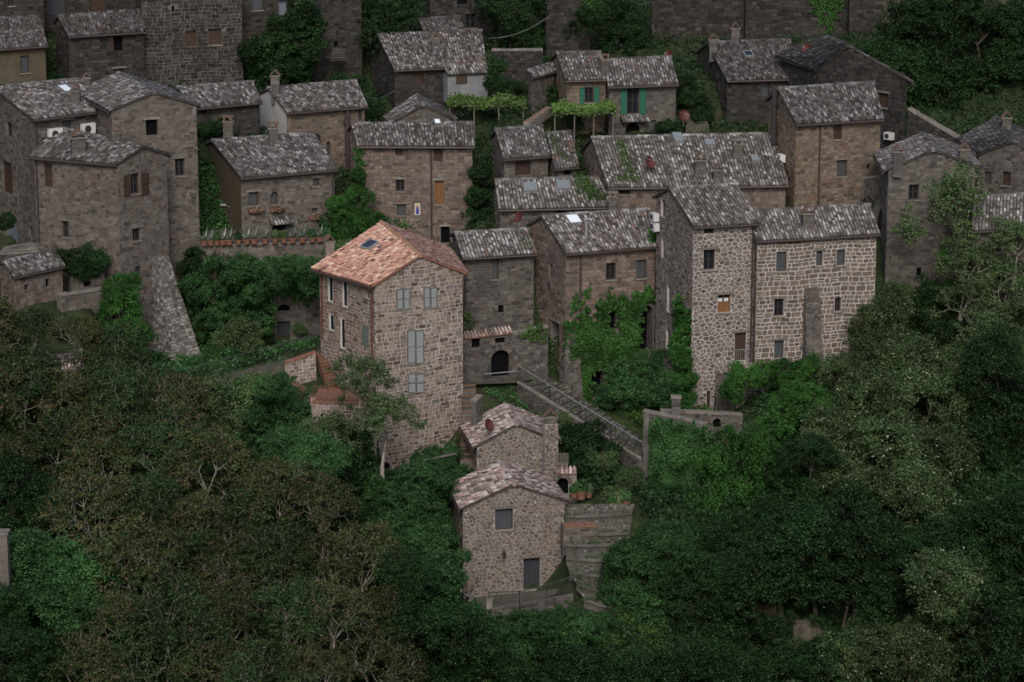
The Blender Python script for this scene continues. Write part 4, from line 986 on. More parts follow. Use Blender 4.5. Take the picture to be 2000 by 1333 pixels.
GX, GY = np.meshgrid(xs, ys)
Zs = np.concatenate([ground_z(GX[i], GY[i]) for i in range(len(ys))]).reshape(GX.shape)
rough = .10 * np.sin(GX * 2.1 + np.sin(GY * 1.3)) * np.cos(GY * 1.7 + np.sin(GX)) + .06 * np.sin(GX * 5.1 + GY * 3.7)
Zs = Zs + rough
nv = GX.shape; V = np.stack([GX.ravel(), GY.ravel(), Zs.ravel()], 1)
ii, jj = np.meshgrid(np.arange(nv[1] - 1), np.arange(nv[0] - 1)); b0 = (jj * nv[1] + ii).ravel()
F = np.stack([b0, b0 + 1, b0 + nv[1] + 1, b0 + nv[1]], 1)
g = npmesh('ground', V, 4, np.full(len(F), .5), M['ground'], F=F, smooth=True, kind='structure'); g['label'] = 'steep hillside of soil and grass under the village'
def ray_ground(px, py, lo=-40, hi=60):
    """where the line of sight first meets the ground"""
    Ys = np.arange(lo, hi, .5); d = ray(px, py); t = (Ys - CAM.y) / d.y
    X = CAM.x + d.x * t; Z = CAM.z + d.z * t; G = ground_z(X, Ys)
    k = np.argmax(G >= Z); return Vector((X[k], Ys[k], G[k]))

# ================================================================== WALLS, STAIRS, PATHS, RAILINGS
def cop_wall(name, label, cat, A, B, zb, zt0, zt1, th, m='mo_tan', sm='st_tan', style='old', copm='stone_trim', openings=(), cope=True, tilecope=False):
    """free-standing or retaining wall from A to B (plan), sloping top"""
    root = empty(name, (A.x, A.y, zb), label, cat)
    w_ = Vector((B.x - A.x, B.y - A.y, 0)).length
    f = Face(A, B, zb, [(0, zt0 - zb), (w_, zt1 - zb)])
    bk = Face(B - f.n * th, A - f.n * th, zb, [(0, zt1 - zb), (w_, zt0 - zb)])
    for o in openings: window(f, root, *o[:-1], **o[-1])
    mb = MB(); wall_mesh(f, mb); wall_mesh(bk, mb)
    for P, Q in ((f.P(0, 0), f.P(0, zt0 - zb)), (f.P(w_, 0), f.P(w_, zt1 - zb))): mb.poly([P, P - f.n * th, Q - f.n * th, Q])
    mb.poly([f.P(0, zt0 - zb), f.P(w_, zt1 - zb), f.P(w_, zt1 - zb, -th), f.P(0, zt0 - zb, -th)])
    wl = mb.build('wall', M[m], root)
    stones(f, style, root, wl, M[sm], single=60)
    n = max(3, int(w_ / .6))
    if tilecope:
        p = Patch(f.P(0, zt0 - zb + .02, .1), f.P(w_, zt1 - zb + .02, .1), f.P(w_, zt1 - zb + .22, -th / 2), f.P(0, zt0 - zb + .22, -th / 2), 0, 0)
        k_ = MB(); p.slab(k_, .03); o = k_.build('coping', M['slab_red'], root); tiles(p, 'ti_pink', o, single=80, row=.28)
    elif cope:
        for i in range(n):
            u0, u1 = w_ * i / n + .01, w_ * (i + 1) / n - .01; z0 = zt0 + (zt1 - zt0) * i / n - zb; z1 = zt0 + (zt1 - zt0) * (i + 1) / n - zb
            k_ = MB(); hh = .1 * random.uniform(.7, 1.3)
            k_.faces([f.P(u0, z0 + .005, .06), f.P(u1, z1 + .005, .06), f.P(u1, z1 + .005, -th - .05), f.P(u0, z0 + .005, -th - .05), f.P(u0, z0 + hh, .06), f.P(u1, z1 + hh, .06), f.P(u1, z1 + hh, -th - .05), f.P(u0, z0 + hh, -th - .05)],
                     [(3, 2, 1, 0), (4, 5, 6, 7), (0, 1, 5, 4), (1, 2, 6, 5), (2, 3, 7, 6), (3, 0, 4, 7)]); k_.build('coping_stone', M[copm], root)
    return root, f
def railing(label, pts, hgt=.95, m='iron', rail='iron', step=.13, posts=1.4, name='railing'):
    root = empty(name, pts[0], label, 'railing'); bars = MB(); k_ = MB(); up = Vector((0, 0, hgt))
    for a, b in zip(pts[:-1], pts[1:]):
        L = (b - a).length; n = int(L / step)
        for i in range(n):
            p = a.lerp(b, i / n); bars.tube(p + Vector((0, 0, .08)), p + up, .009, n=4, caps=False)
        k_.tube(a + up, b + up, .028, n=6)
        q = MB(); q.tube(a + Vector((0, 0, .08)), b + Vector((0, 0, .08)), .015, n=4); q.build('bottom_rail', M[m], root)
        n = max(1, int(L / posts))
        for i in range(n + 1):
            p = a.lerp(b, i / n); q = MB(); q.tube(p - Vector((0, 0, .2)), p + up, .022, n=5); q.build('post', M[m], root)
    bars.build('bars', M[m], root, kind='stuff'); k_.build('rail', M[rail], root)
    return root
def stair(label, TL, TR, BL, BR, n, m, name='stairs', cat='stairs', nose=None, deep=.6, sub=1, wob=0.0):
    """n steps between a top edge (left, right) and a bottom edge"""
    root = empty(name, BL, label, cat)
    for i in range(n):
        a, b = TL.lerp(BL, i / n), TR.lerp(BR, i / n); c, d = TL.lerp(BL, (i + 1) / n), TR.lerp(BR, (i + 1) / n)
        z = (a.z + b.z) / 2 + random.uniform(-wob, wob); zl = z - deep
        q = [Vector((p.x, p.y, z)) for p in (a, b, d, c)]; r = [Vector((p.x, p.y, zl)) for p in (a, b, d, c)]
        mb = MB(); F_ = [(0, 3, 2, 1), (4, 5, 6, 7), (3, 7, 6, 2), (1, 2, 6, 5), (0, 4, 7, 3), (0, 1, 5, 4)]
        mb.faces(q + r, F_, random.random()); s = mb.build('step', M[m], root)
        if nose:
            k_ = MB(); e = (q[2] - q[3]).normalized(); t = (q[3] - q[0]).normalized()
            k_.box(q[3] - t * .10 + Vector((0, 0, .003)), e * (q[2] - q[3]).length, t * .13, Vector((0, 0, random.uniform(.02, .05)))); k_.build('nosing', M[nose], s)
    return root
def cobbles(name, parent, A, B, C, D, m='cobble', size=.16, kindn='stuff'):
    """rounded stones over a sloping four-cornered surface"""
    Wd = (B - A).length; L = (D - A).length; n = (B - A).cross(D - A).normalized()
    if n.z < 0: n = -n
    nx, ny = int(Wd / size), int(L / size); mb = MB()
    for j in range(ny):
        for i in range(nx):
            s, t = (i + .5 + random.uniform(-.2, .2)) / nx, (j + .5 + random.uniform(-.2, .2)) / ny
            c = A * (1 - s) * (1 - t) + B * s * (1 - t) + C * s * t + D * (1 - s) * t
            x = (B - A).normalized(); y = n.cross(x); r = size * .46 * random.uniform(.8, 1.1); hgt = .05 * random.uniform(.5, 1.4); K = 5; ph = random.random() * 6
            ring = [c + x * (r * math.cos(ph + k_ * 1.2566)) + y * (r * math.sin(ph + k_ * 1.2566)) for k_ in range(K)]
            rt = [c + (p - c) * .6 + n * hgt for p in ring]
            mb.faces(ring + rt, [tuple(range(K, 2 * K))] + [(k_, (k_ + 1) % K, K + (k_ + 1) % K, K + k_) for k_ in range(K)], random.random())
    o = mb.build(name, M[m], parent, kind=kindn); return o
# garden wall with arched doorway between red-roofed house and h5
A, B = U(900, 740, 1.2), U(1000, 730, 2.2); zt = z_at(A, 665)
cop_wall('garden_wall', 'low garden wall with arched doorway and tiled coping right of the terracotta-roofed house', 'wall', A, B, z_at(A, 745) - 1, zt, zt + .1, .4, 'mo_grey', 'st_grey', 'rough', tilecope=True, openings=[
    (921, 662, 938, 680, 'void', dict(sill=False)), (967, 660, 987, 671, 'void', dict(sill=False)), (959, 684, 996, 737, 'door_void', dict(rec=.3, arch=True))])
A2, B2 = B, U(1070, 722, 3.2); cop_wall('retaining_wall', 'ruined mossy wall between the arched doorway and the ivy house', 'wall', A2, B2, z_at(A2, 740) - 1, z_at(A2, 655), z_at(B2, 640), .4, 'mo_grey', 'st_grey', 'rough')
# terrace with pots under h10 (retaining wall)
A, B = U(395, 640, 9.5), U(640, 640, 11.0); TZ = z_at(A, 482)
wt, wtf = cop_wall('terrace_wall', 'overgrown retaining wall below the row of potted plants', 'wall', A, B, z_at(A, 690) - 2, TZ, z_at(B, 474), .5, 'mo_tan', 'st_tan', 'oldbig', openings=[
    (541, 628, 567, 672, 'door_slate', dict(rec=.25)), (541, 595, 567, 608, 'void', dict(arch=True, sill=False))])
TA, TBp = A.copy(), B.copy(); TA.z = TZ; TBp.z = z_at(B, 474)
mb = MB(); mb.poly([TA + Vector((0, .05, -.02)), TBp + Vector((0, .05, -.02)), TBp + Vector((0, 3.5, 0.05)), TA + Vector((0, 4.5, .05))]); o = mb.build('terrace_paving', M['paving']); setp(o, 'paved terrace in front of the house with flower boxes', kind='structure')
# left lower walls (below) (below the outhouse)
A, B = U(120, 640, .8), U(215, 640, 2.8); cop_wall('yard_wall', 'low tan yard wall with stone coping left of the climbing creeper', 'wall', A, B, z_at(A, 680) - 2, z_at(A, 580), z_at(B, 565), .4, 'mo_tan', 'st_tan', 'oldbig')
# small room with dark doorway left of creeper
A, B = U(140, 570, 3.6), U(205, 560, 4.6); cop_wall('yard_wall', 'short wall with dark doorway under the dark bushes', 'wall', A, B, z_at(A, 580) - 1, z_at(A, 520), z_at(B, 515), .4, 'mo_tan', 'st_tan', 'oldbig', openings=[(163, 527, 177, 560, 'door_void', dict(lintel=None))])
mb = MB(); a_, b_ = U(965, 1180, -15.2), U(1112, 1158, -15.0); mb.poly([a_ + Vector((-1.5, -1.5, -.15)), b_ + Vector((.3, -1.6, -.15)), b_ + Vector((.3, .9, -.0)), a_ + Vector((-1.5, .9, -.0))]); o = mb.build('landing', M['paving']); setp(o, 'dark cobbled landing before the lowest house door', kind='structure')
# balcony at far left
A = U(0, 492, 7.5); B = U(84, 480, 8.2); mb = MB(); d = Vector((0, 1.6, 0)); mb.box(A, B - A, d, Vector((0, 0, -.25)));
o = mb.build('balcony_slab', M['stone_trim'], h8c.o)
A = U(-10, 505, 7.0); B = U(86, 500, 7.8); cop_wall('retaining_wall', 'dark mossy wall under the balcony by the blue-grey arched door', 'wall', A, B, z_at(A, 560) - 1, z_at(A, 500), z_at(B, 492), .5, 'mo_dark', 'st_grey', 'rough')
# path + railing going down left
Pa = [U(626, 690, 1.2), U(560, 712, .6), U(480, 732, 0), U(400, 755, -.8), U(345, 775, -1.4)]
mb = MB()
for a, b in zip(Pa[:-1], Pa[1:]): mb.faces([a, b, b + Vector((0, 1.3, 0)), a + Vector((0, 1.3, 0)), a - Vector((0, 0, .5)), b - Vector((0, 0, .5))], [(0, 3, 2, 1), (0, 1, 5, 4)])
o = mb.build('footpath', M['paving']); setp(o, 'narrow sloping footpath left of the terracotta-roofed house', kind='structure')
railing('thin grey railing along the sloping footpath below the green mound', [p + Vector((0, 1.25, 0)) for p in Pa])
# brick stairs at the left of the red-roofed house
TL, TR = U(617, 690, .6), U(632, 687, 1.0); BLs, BRs = U(642, 768, -2.6), U(664, 758, -2.2)
stair('red brick outside steps along the left wall of the terracotta-roofed house', TL, TR, BLs, BRs, 12, 'brick', nose='terra')
A, B = U(558, 760, -.9), U(618, 760, -.5); cop_wall('stair_parapet', 'short stone parapet beside the brick steps', 'wall', A, B, z_at(A, 800) - 1, z_at(A, 712), z_at(B, 690), .3, 'mo_pink', 'st_red', 'red', copm='brick')
A, B = U(610, 875, -5.2), U(735, 915, -5.6); zt = z_at(A, 788)
cop_wall('terrace_parapet', 'stone base of the small brick terrace left of the terracotta-roofed house', 'wall', A, Vector((B.x, B.y, A.z)), z_at(A, 880) - 1.5, zt, zt, .3, 'mo_pink', 'st_red', 'red', copm='brick')
mb = MB(); a = Vector((A.x, A.y + .2, zt - .02)); b = Vector((B.x, B.y + .2, zt - .02)); mb.poly([a, b, b + Vector((-.4, 2.6, 0)), a + Vector((.2, 3.2, 0))]); o = mb.build('brick_terrace', M['brick']); setp(o, 'small red brick terrace at the foot of the brick steps', kind='structure')
railing('rusty railing round the small brick terrace', [a + Vector((.1, 0, .12)), b + Vector((0, 0, .12))], .8, m='pipe_cu', rail='pipe_cu')
A, B = U(572, 790, -2.2), U(608, 830, -4.5); cop_wall('stair_parapet', 'sloping brick-topped parapet descending to the small terrace', 'wall', A, B, z_at(B, 880) - 1, z_at(A, 752), z_at(B, 778), .3, 'mo_pink', 'st_red', 'red', copm='brick')
# steps on the right of the red-roofed house
stair('red-edged stone steps down the right side of the terracotta-roofed house', U(903, 752, 0), U(930, 748, .3), U(899, 905, -6.6), U(926, 905, -6.4), 15, 'cobble', nose='brick')
A, B = U(931, 905, -5.6), U(931.1, 760, -.6); 
cop_wall('stair_wall', 'stone side wall of the steps beside the small rubble houses', 'wall', U(930, 860, -5.2), U(942, 860, -4.6), z_at(U(930, 860, -5.2), 900) - 1, z_at(U(930, 860, -5.2), 785), z_at(U(930, 860, -5.2), 780), .3, 'mo_grey', 'st_grey', 'rough')
railing('thin dark railing at the foot of the terracotta-roofed house', [U(790, 925, -6.6), U(893, 872, -6.3), U(920, 870, -6.2)], .9, m='pipe_cu', rail='pipe_cu')
# long stepped ramp with handrail
TL, TR, BLs, BRs = U(1012, 748, 1.6), U(1068, 742, 3.4), U(1252, 898, -6.6), U(1262, 858, -4.0)
rp = stair('long cobbled stepped ramp descending from the arched doorway to the ivy-clad ruin', TL, TR, BLs, BRs, 15, 'paving', name='stepped_ramp', cat='ramp', nose='mo_grey', deep=.9, wob=.04)
for i in range(15):
    a, b, c, d = TL.lerp(BLs, i / 15), TR.lerp(BRs, i / 15), TL.lerp(BLs, (i + .85) / 15), TR.lerp(BRs, (i + .85) / 15); z = (a.z + b.z) / 2
    q = [Vector((p.x, p.y, z + .004)) for p in (c, d, b, a)]; cobbles('cobbles', rp, *q, size=.2)
railing('long pale handrail with thin bars along the stepped ramp', [TL.lerp(BLs, t) + Vector((.1, -.05, .1)) for t in (0, .25, .5, .75, 1)], .85, m='iron', rail='steel')
mb = MB()
A, B = Vector((TL.x - .05, TL.y - .12, 0)), Vector((BLs.x - .05, BLs.y - .12, 0))
cop_wall('ramp_wall', 'mossy retaining wall carrying the stepped ramp', 'wall', A, B, BLs.z - 2.5, TL.z + .02, BLs.z + .02, .25, 'mo_grey', 'st_grey', 'rough')
railing('short pale railing in front of the arched doorway', [U(946, 748, 1.0), U(1010, 742, 1.5)], .5, rail='steel')
mb = MB(); mb.poly([U(905, 752, .2), U(1012, 748, 1.6), U(1068, 735, 3.4), U(1000, 735, 2.2), U(903, 745, 1.0)]); o = mb.build('landing', M['paving']); setp(o, 'paved landing in front of the arched doorway', kind='structure')
# ruined wall and pillar right of the ramp
A, B = U(1256, 960, -6.9), U(1374, 960, -7.2); zt = z_at(A, 805)
rw, rwf = cop_wall('ruined_wall', 'ruined wall smothered in ivy at the foot of the stepped ramp', 'wall', A, B, z_at(A, 1000) - 2, zt, z_at(B, 830), .35, 'mo_grey', 'st_grey', 'old')
A = U(1256, 900, -6.9); B = U(1290, 880, -3.5); cop_wall('ruined_wall', 'crumbling end wall leading back from the ivy-smothered ruin', 'wall', B, A, z_at(A, 1000), z_at(B, 812), zt, .3, 'mo_grey', 'st_grey', 'rough')
P = U(1319, 860, -4.6); root = empty('stone_pillar', (P.x, P.y, z_at(P, 850)), 'short weathered stone pillar standing above the ivy-clad ruin', 'pillar'); z = z_at(P, 870)
while z < z_at(P, 786):
    mb = MB(); hh = random.uniform(.18, .28); mb.cbox((P.x + random.uniform(-.02, .02), P.y, z), .48 * random.uniform(.93, 1.05), .45, hh - .015, random.uniform(-.05, .05), random.random()); mb.build('stone', M['st_grey'], root); z += hh
mb = MB(); mb.cbox((P.x, P.y, z), .58, .55, .09); mb.build('pillar_cap', M['stone_trim'], root)
A, B = U(1290, 850, -2.6), U(1450, 850, -2.2); cop_wall('low_wall', 'low mossy wall at the foot of the tower house', 'wall', A, B, z_at(A, 880), z_at(A, 806), z_at(B, 812), .4, 'mo_grey', 'st_grey', 'rough', openings=[(1392, 818, 1408, 836, 'void', dict(arch=True, sill=False))])
# garden terraces right of the lowest house
Ls = [(1104, 985, -12.2, 1240, 985, -11.4), (1104, 1018, -12.8, 1235, 1012, -12.0), (1104, 1052, -13.6, 1230, 1050, -12.9), (1104, 1074, -14.1, 1226, 1070, -13.4), (1106, 1100, -14.7, 1222, 1103, -14.2), (1112, 1128, -15.4, 1215, 1134, -15.0), (1125, 1150, -16.0, 1205, 1168, -15.8), (1140, 1180, -16.8, 1195, 1195, -16.6)]
gs = empty('garden_steps', U(1104, 1100, -14), 'broad curved cobbled steps descending right of the lowest house', 'steps')
for i, (a, b) in enumerate(zip(Ls[:-1], Ls[1:])):
    A, B, C, D = U(*a[:3]), U(*a[3:]), U(*b[3:]), U(*b[:3])
    N = 8; bow = lambda t, q: Vector((0, -q * math.sin(math.pi * t / N), 0)); mid = lambda t: Vector((0, 0, random.uniform(-.02, .02)))
    t0 = [A.lerp(B, t / N) + bow(t, .25 if i else 0) for t in range(N + 1)]; t1 = [D.lerp(C, t / N) + bow(t, .25) + Vector((0, 0, .30)) + mid(t) for t in range(N + 1)]; lo = [p - Vector((0, 0, .5)) for p in t1]
    mb = MB()
    for t in range(N): mb.poly([t1[t], t1[t + 1], t0[t + 1], t0[t]]); mb.poly([lo[t], lo[t + 1], t1[t + 1], t1[t]])
    s_ = mb.build('step', M['paving'], gs)
    for t in range(N):
        k_ = MB(); e = (t1[t + 1] - t1[t]) * .96; k_.box(t1[t] + Vector((0, -.09, -.10)), e, Vector((0, .17, .02)), Vector((0, 0, .115 + random.uniform(-.015, .02)))); k_.build('edge_stone', M['mo_grey'], s_)
    for t in range(N): cobbles('cobbles', s_, t1[t] + Vector((0, .1, .006)), t1[t + 1] + Vector((0, .1, .006)), t0[t + 1] + Vector((0, 0, .006)), t0[t] + Vector((0, 0, .006)), size=.2)
A, B = U(1100, 1062, -13.9), U(1166, 1060, -13.5); pl, plf = cop_wall('planter_wall', 'brick planter trough on the garden steps', 'planter', A, B, z_at(A, 1075) - .3, z_at(A, 1030), z_at(B, 1030), .5, 'mo_tan', 'st_tan', 'old', copm='brick')
railing('dark curved railing below the plank door of the lowest house', [U(955, 1192, -16.9), U(1015, 1190, -17.1), U(1068, 1178, -17.0), U(1120, 1160, -16.7), U(1172, 1150, -16.4), U(1172, 1150, -16.4) + Vector((.3, 1.2, .3))], .95)
A, B = U(955, 1196, -17.0), U(1120, 1176, -17.0); cop_wall('retaining_wall', 'low stone kerb wall carrying the curved railing', 'wall', A, B, z_at(A, 1215) - .5, z_at(A, 1190), z_at(B, 1162), .25, 'mo_grey', 'st_grey', 'rough', cope=False)
for i, (px, py, Y) in enumerate([(919, 1172, -16.5), (956, 1176, -16.8)]):
    P = U(px, py, Y); mb = MB(); mb.cbox((P.x, P.y, P.z - .6), .3, .3, .75); mb.cbox((P.x, P.y, P.z + .153), .36, .36, .07)
    o = mb.build('gate_post', M['stone_trim']); setp(o, ['left one of two squat stone gate posts at the lowest house corner', 'right one of two squat stone gate posts, at the railing end'][i], 'post')
mb = MB(); P = U(901, 1165, -15.5); mb.tube(P, P + Vector((0, 0, 1.3)), .03); mb.tube(P + Vector((0, 0, 1.3)), P + Vector((0, 0, 1.45)), .09, n=8); o = mb.build('garden_lamp', M['white']); setp(o, 'thin white garden lamp at the left corner of the lowest house', 'lamp')
# porch right of h2
A, B = U(1088, 938, -8.6), U(1128, 936, -8.6); pr = Face(A, B, z_at(A, 975), [(0, 3), ((B - A).length, 3)])
A, B = U(1086, 985, -9.0), U(1126, 983, -9.0)
cop_wall('porch', 'little tiled stone porch with dark doorway between the two small rubble houses', 'porch', A, B, z_at(A, 985) - .6, z_at(A, 926), z_at(B, 928), 1.0, 'mo_white', 'st_amber', 'small', tilecope=True, openings=[(1088, 934, 1110, 968, 'door_void', dict(arch=True, rec=.4))])
# balcony beside h2
a = U(1085, 892, -6.8); mb = MB(); mb.cbox((a.x + .3, a.y, a.z - .3), .75, 1.4, .12); 
for i in range(7): mb.cbox((a.x + .05 + i * .1, a.y - .7, a.z - .3), .05, .04, .7)
o = mb.build('balcony', M['wood_grey'], h2.o)
# fortress walls along the top
for (x0, x1, yt, yb, Y, lab) in [(1272, 1452, -40, 100, 46, 'left part of the high dark retaining wall along the top edge'), (1455, 1655, -50, 92, 45, 'middle part of the high dark retaining wall with hanging creeper'), (1657, 1760, -30, 90, 44, 'right part of the high dark retaining wall beside the black woods')]:
    A, B = U(x0, yb, Y), U(x1, yb - 4, Y); cop_wall('fortress_wall', lab, 'wall', A, B, A.z - 3, z_at(A, yt), z_at(B, yt - 4), 1.0, 'mo_dark', 'st_dark', 'far')
for (x0, x1, yt, yb, Y, lab) in [(1735, 1805, 88, 118, 38, 'upper step of the ruined terraces in the dark corner'), (1722, 1820, 115, 145, 35, 'lower step of the ruined terraces in the dark corner'), (1770, 1900, 215, 300, 22, 'dim sloping garden wall right of the tall gabled house'), (700, 780, 30, 130, 42, 'dim wall behind the broad grey roof'), (960, 1060, 100, 170, 34, 'dim low wall left of the green-shuttered cottages')]:
    A, B = U(x0, yb, Y), U(x1, yb, Y - 2 if x0 == 1770 else Y); cop_wall('terrace_wall', lab, 'wall', A, B, A.z - 3, z_at(A, yt), z_at(B, yt + (75 if x0 == 1770 else 0)), .6, 'mo_dark', 'st_dark', 'rough', cope=(x0 != 700))
# rock spires (top right)
for (px, py, Y, w_, hh, lab) in [(1925, 60, 38, 2.0, 6.0, 'tall dim rock spire in the top right corner'), (1765, 30, 44, 1.6, 5, 'leaning rock stump beside the high wall'), (1575, 1262, -17.8, 2.3, 1.3, 'pale rock outcrop showing at the bottom right'), (1503, 1180, -16, .9, 1.6, 'small pale rock outcrop left of the larger ones'), (1830, 1170, -15, 1.2, 2.2, 'dim brown rock outcrop at the lower right')]:
    from mathutils import noise as mn
    P = U(px, py, Y); mb = MB(); K = 40; NR = 26; rows = []; sd_ = px * .37
    for j in range(NR):
        t = j / (NR - 1); row = []
        for a in range(K):
            an = a * 2 * math.pi / K; q = Vector((math.cos(an), math.sin(an), t * 2.2)) * 1.1 + Vector((sd_, 0, 0))
            r = w_ * (1 - t ** 1.5 * .75) * (1 + .55 * mn.noise(q) + .28 * mn.noise(q * 2.7) + .12 * mn.noise(q * 7))
            row.append(P + Vector((math.cos(an) * r, math.sin(an) * r * .8, -2.5 + (hh + 2.5) * t + .5 * mn.noise(q * 1.9 + Vector((9, 9, 9))) )))
        rows.append(row)
    V_ = [p for r in rows for p in r]; mb.faces(V_, [(j * K + a, j * K + (a + 1) % K, (j + 1) * K + (a + 1) % K, (j + 1) * K + a) for j in range(NR - 1) for a in range(K)] + [tuple((NR - 1) * K + a for a in range(K))])
    o = mb.build('rock_outcrop', M['rock'], smooth=False); setp(o, lab, 'rock')
A, B = U(1672, 410, 13.6), U(1738, 410, 12.2); cop_wall('stair_wall', 'dim wall with dark arch in the gap between the ochre-tinged and gabled grey houses', 'wall', A, B, z_at(A, 470) - 2, z_at(A, 352), z_at(B, 345), .4, 'mo_grey', 'st_grey', 'old', openings=[(1683, 388, 1703, 416, 'void', dict(arch=True, sill=False))])
stair('narrow outside stair beside the dim wall with the dark arch', U(1722, 372, 12.6), U(1733, 372, 12.4), U(1700, 425, 9.2), U(1714, 425, 9.0), 9, 'paving', nose='mo_grey')
# stairs by h16
stair('narrow stone steps climbing left of the broad dark-roofed house', U(1322, 180, 33), U(1352, 180, 33), U(1340, 250, 27), U(1385, 246, 27), 12, 'paving', nose='mo_grey')
# stone stair by rock tower
stair('short flight of worn steps at the foot of the rock-like tower', U(650, 96, 37), U(674, 96, 37), U(646, 118, 36), U(674, 116, 36), 5, 'mo_dark', nose='mo_grey', deep=.2)
# ================================================================== SMALL THINGS
def ac_unit(P, f, label, w_=.85, h_=.6):
    root = empty('air_conditioner', P, label, 'air conditioner', 'air conditioners on the house walls')
    x = f.u; n = f.n; z = Vector((0, 0, 1)); mb = MB(); mb.box(P - x * w_ / 2 + n * .08, x * w_, z * h_, n * .32); mb.build('casing', M['white'], root)
    k_ = MB(); c = P - x * w_ * .12 + z * h_ / 2 + n * .405; r = h_ * .36; ring = [c + x * r * math.cos(a * .5236) + z * r * math.sin(a * .5236) for a in range(12)]; k_.faces(ring + [p + n * .02 for p in ring], [tuple(range(12, 24))] + [(a, (a + 1) % 12, 12 + (a + 1) % 12, 12 + a) for a in range(12)]); k_.build('fan_grille', M['iron'], root)
    k_ = MB(); [k_.box(P + x * (s_ * w_ * .35) - x * .02, x * .04, n * .4, -z * .05) for s_ in (-1, 1)]; k_.build('bracket', M['steel'], root)
def face_pt(f, px, py, n=0): u, v = f.uv(px, py); return f.P(u, v, n)
ac_unit(face_pt(h8c.F, 104, 270), h8c.F, 'white air conditioner left of the curtained window under the long eave')
ac_unit(face_pt(h8c.F, 168, 260), h8c.F, 'white air conditioner right of the curtained window under the long eave')
ac_unit(face_pt(h6.L, 1286, 431), h6.L, 'upper pale air conditioner on the side wall of the tower house', .6, .45)
ac_unit(face_pt(h6.L, 1287, 450), h6.L, 'lower pale air conditioner on the side wall of the tower house', .6, .45)
ac_unit(face_pt(h18.L, 1533, 316), h18.L, 'pale air conditioner at the foot of the thick black stove pipe', .6, .45)
ac_unit(face_pt(h17.F, 1741, 272), h17.F, 'pale air conditioner low on the plain gabled house under the wooded slope', .6, .45)
def dish(P, d, label, m='red_paint', r=.36, pole=.6):
    root = empty('satellite_dish', P, label, 'satellite dish', 'satellite dishes on the roofs and walls')
    d = Vector(d).normalized(); x = d.orthogonal().normalized(); y = d.cross(x); c = P + Vector((0, 0, pole)); V_ = [c]; F_ = []
    for j, q in enumerate((.5, 1)):
        for a in range(14): V_.append(c + (x * math.cos(a * math.pi / 7) + y * math.sin(a * math.pi / 7)) * r * q + d * (.12 * q * q))
    for a in range(14): F_.append((0, 1 + a, 1 + (a + 1) % 14)); F_.append((1 + a, 15 + a, 15 + (a + 1) % 14, 1 + (a + 1) % 14))
    n0 = len(V_); V2 = [p - d * .025 for p in V_]; F2 = [tuple(n0 + i for i in reversed(f)) for f in F_]
    rim = [(15 + a, 15 + (a + 1) % 14, n0 + 15 + (a + 1) % 14, n0 + 15 + a) for a in range(14)]
    mb = MB(); mb.faces(V_ + V2, F_ + F2 + rim); mb.build('reflector', M[m], root)
    k_ = MB(); k_.tube(P - Vector((0, 0, .3)), c, .025); k_.tube(c - y * r, c + d * .42, .012); k_.cbox(c + d * .42, .07, .07, .07); k_.build('mast_and_arm', M['steel'], root)
dish(h2.p.at(953, 853), (.75, -.5, .4), 'dark red satellite dish on the pinkish roof of the upper small house')
dish(U(1014, 455, 7.5), (-.7, -.5, .4), 'dark red satellite dish on a thin pole left of the skylight house', pole=.9)
dish(h21.p.at(1268, 338), (.6, -.6, .4), 'red satellite dish on the eave of the widest weathered roof', pole=.6)
dish(face_pt(h8c.F, 200, 256, .3), (-.7, -.6, .3), 'dark green satellite dish on the wall right of the air conditioners', 'iron', pole=.1)
dish(face_pt(h12.F, 616, 276, .3), (-.6, -.6, .3), 'dark satellite dish on the wall of the white-gabled house', 'iron', pole=.1, r=.42)
dish(h17.p.at(1577, 104), (-.6, -.6, .3), 'dark red satellite dish on the ridge of the plain gabled house', pole=.3)
dish(U(1307, 120, 33), (-.6, -.6, .3), 'dim red satellite dish left of the broad dark-roofed house', pole=.4)
dish(U(1335, 235, 27), (.3, -.8, .3), 'dark red satellite dish at the foot of the narrow garden steps', pole=.3)
# devotional picture: pale tile panel with a plain blue-robed figure
f = h11.F; a = f.rect(810, 397, 821, 420); root = empty('wall_picture', f.P(a[0], a[1], .03), 'small framed tile picture of a blue-robed figure on the wide stone house', 'picture')
mb = MB(); f.box(mb, a[0], a[2], a[1], a[3], .03, .07); mb.build('panel', M['plaster_w'], root)
mb = MB(); f.box(mb, a[0] + .05, a[2] - .05, a[1] + .05, a[3] - .05, .071, .076); mb.build('background_field', plain('picture_ochre', (.40, .27, .12)), root)
cx = (a[0] + a[2]) / 2; wv = a[2] - a[0]; hv = a[3] - a[1]; mb = MB()
mb.poly([f.P(cx + x * wv, a[1] + y * hv, .080) for x, y in ((-.26, .08), (.26, .08), (.24, .45), (.14, .66), (.06, .74), (-.1, .74), (-.18, .6), (-.24, .4))]); mb.build('blue_robe', plain('picture_blue', (.02, .05, .28)), root)
mb = MB(); mb.poly([f.P(cx + .13 * wv * math.cos(t * .785), a[1] + hv * .78 + .13 * wv * math.sin(t * .785), .084) for t in range(8)]); mb.build('face_shape', plain('picture_skin', (.5, .28, .16)), root)
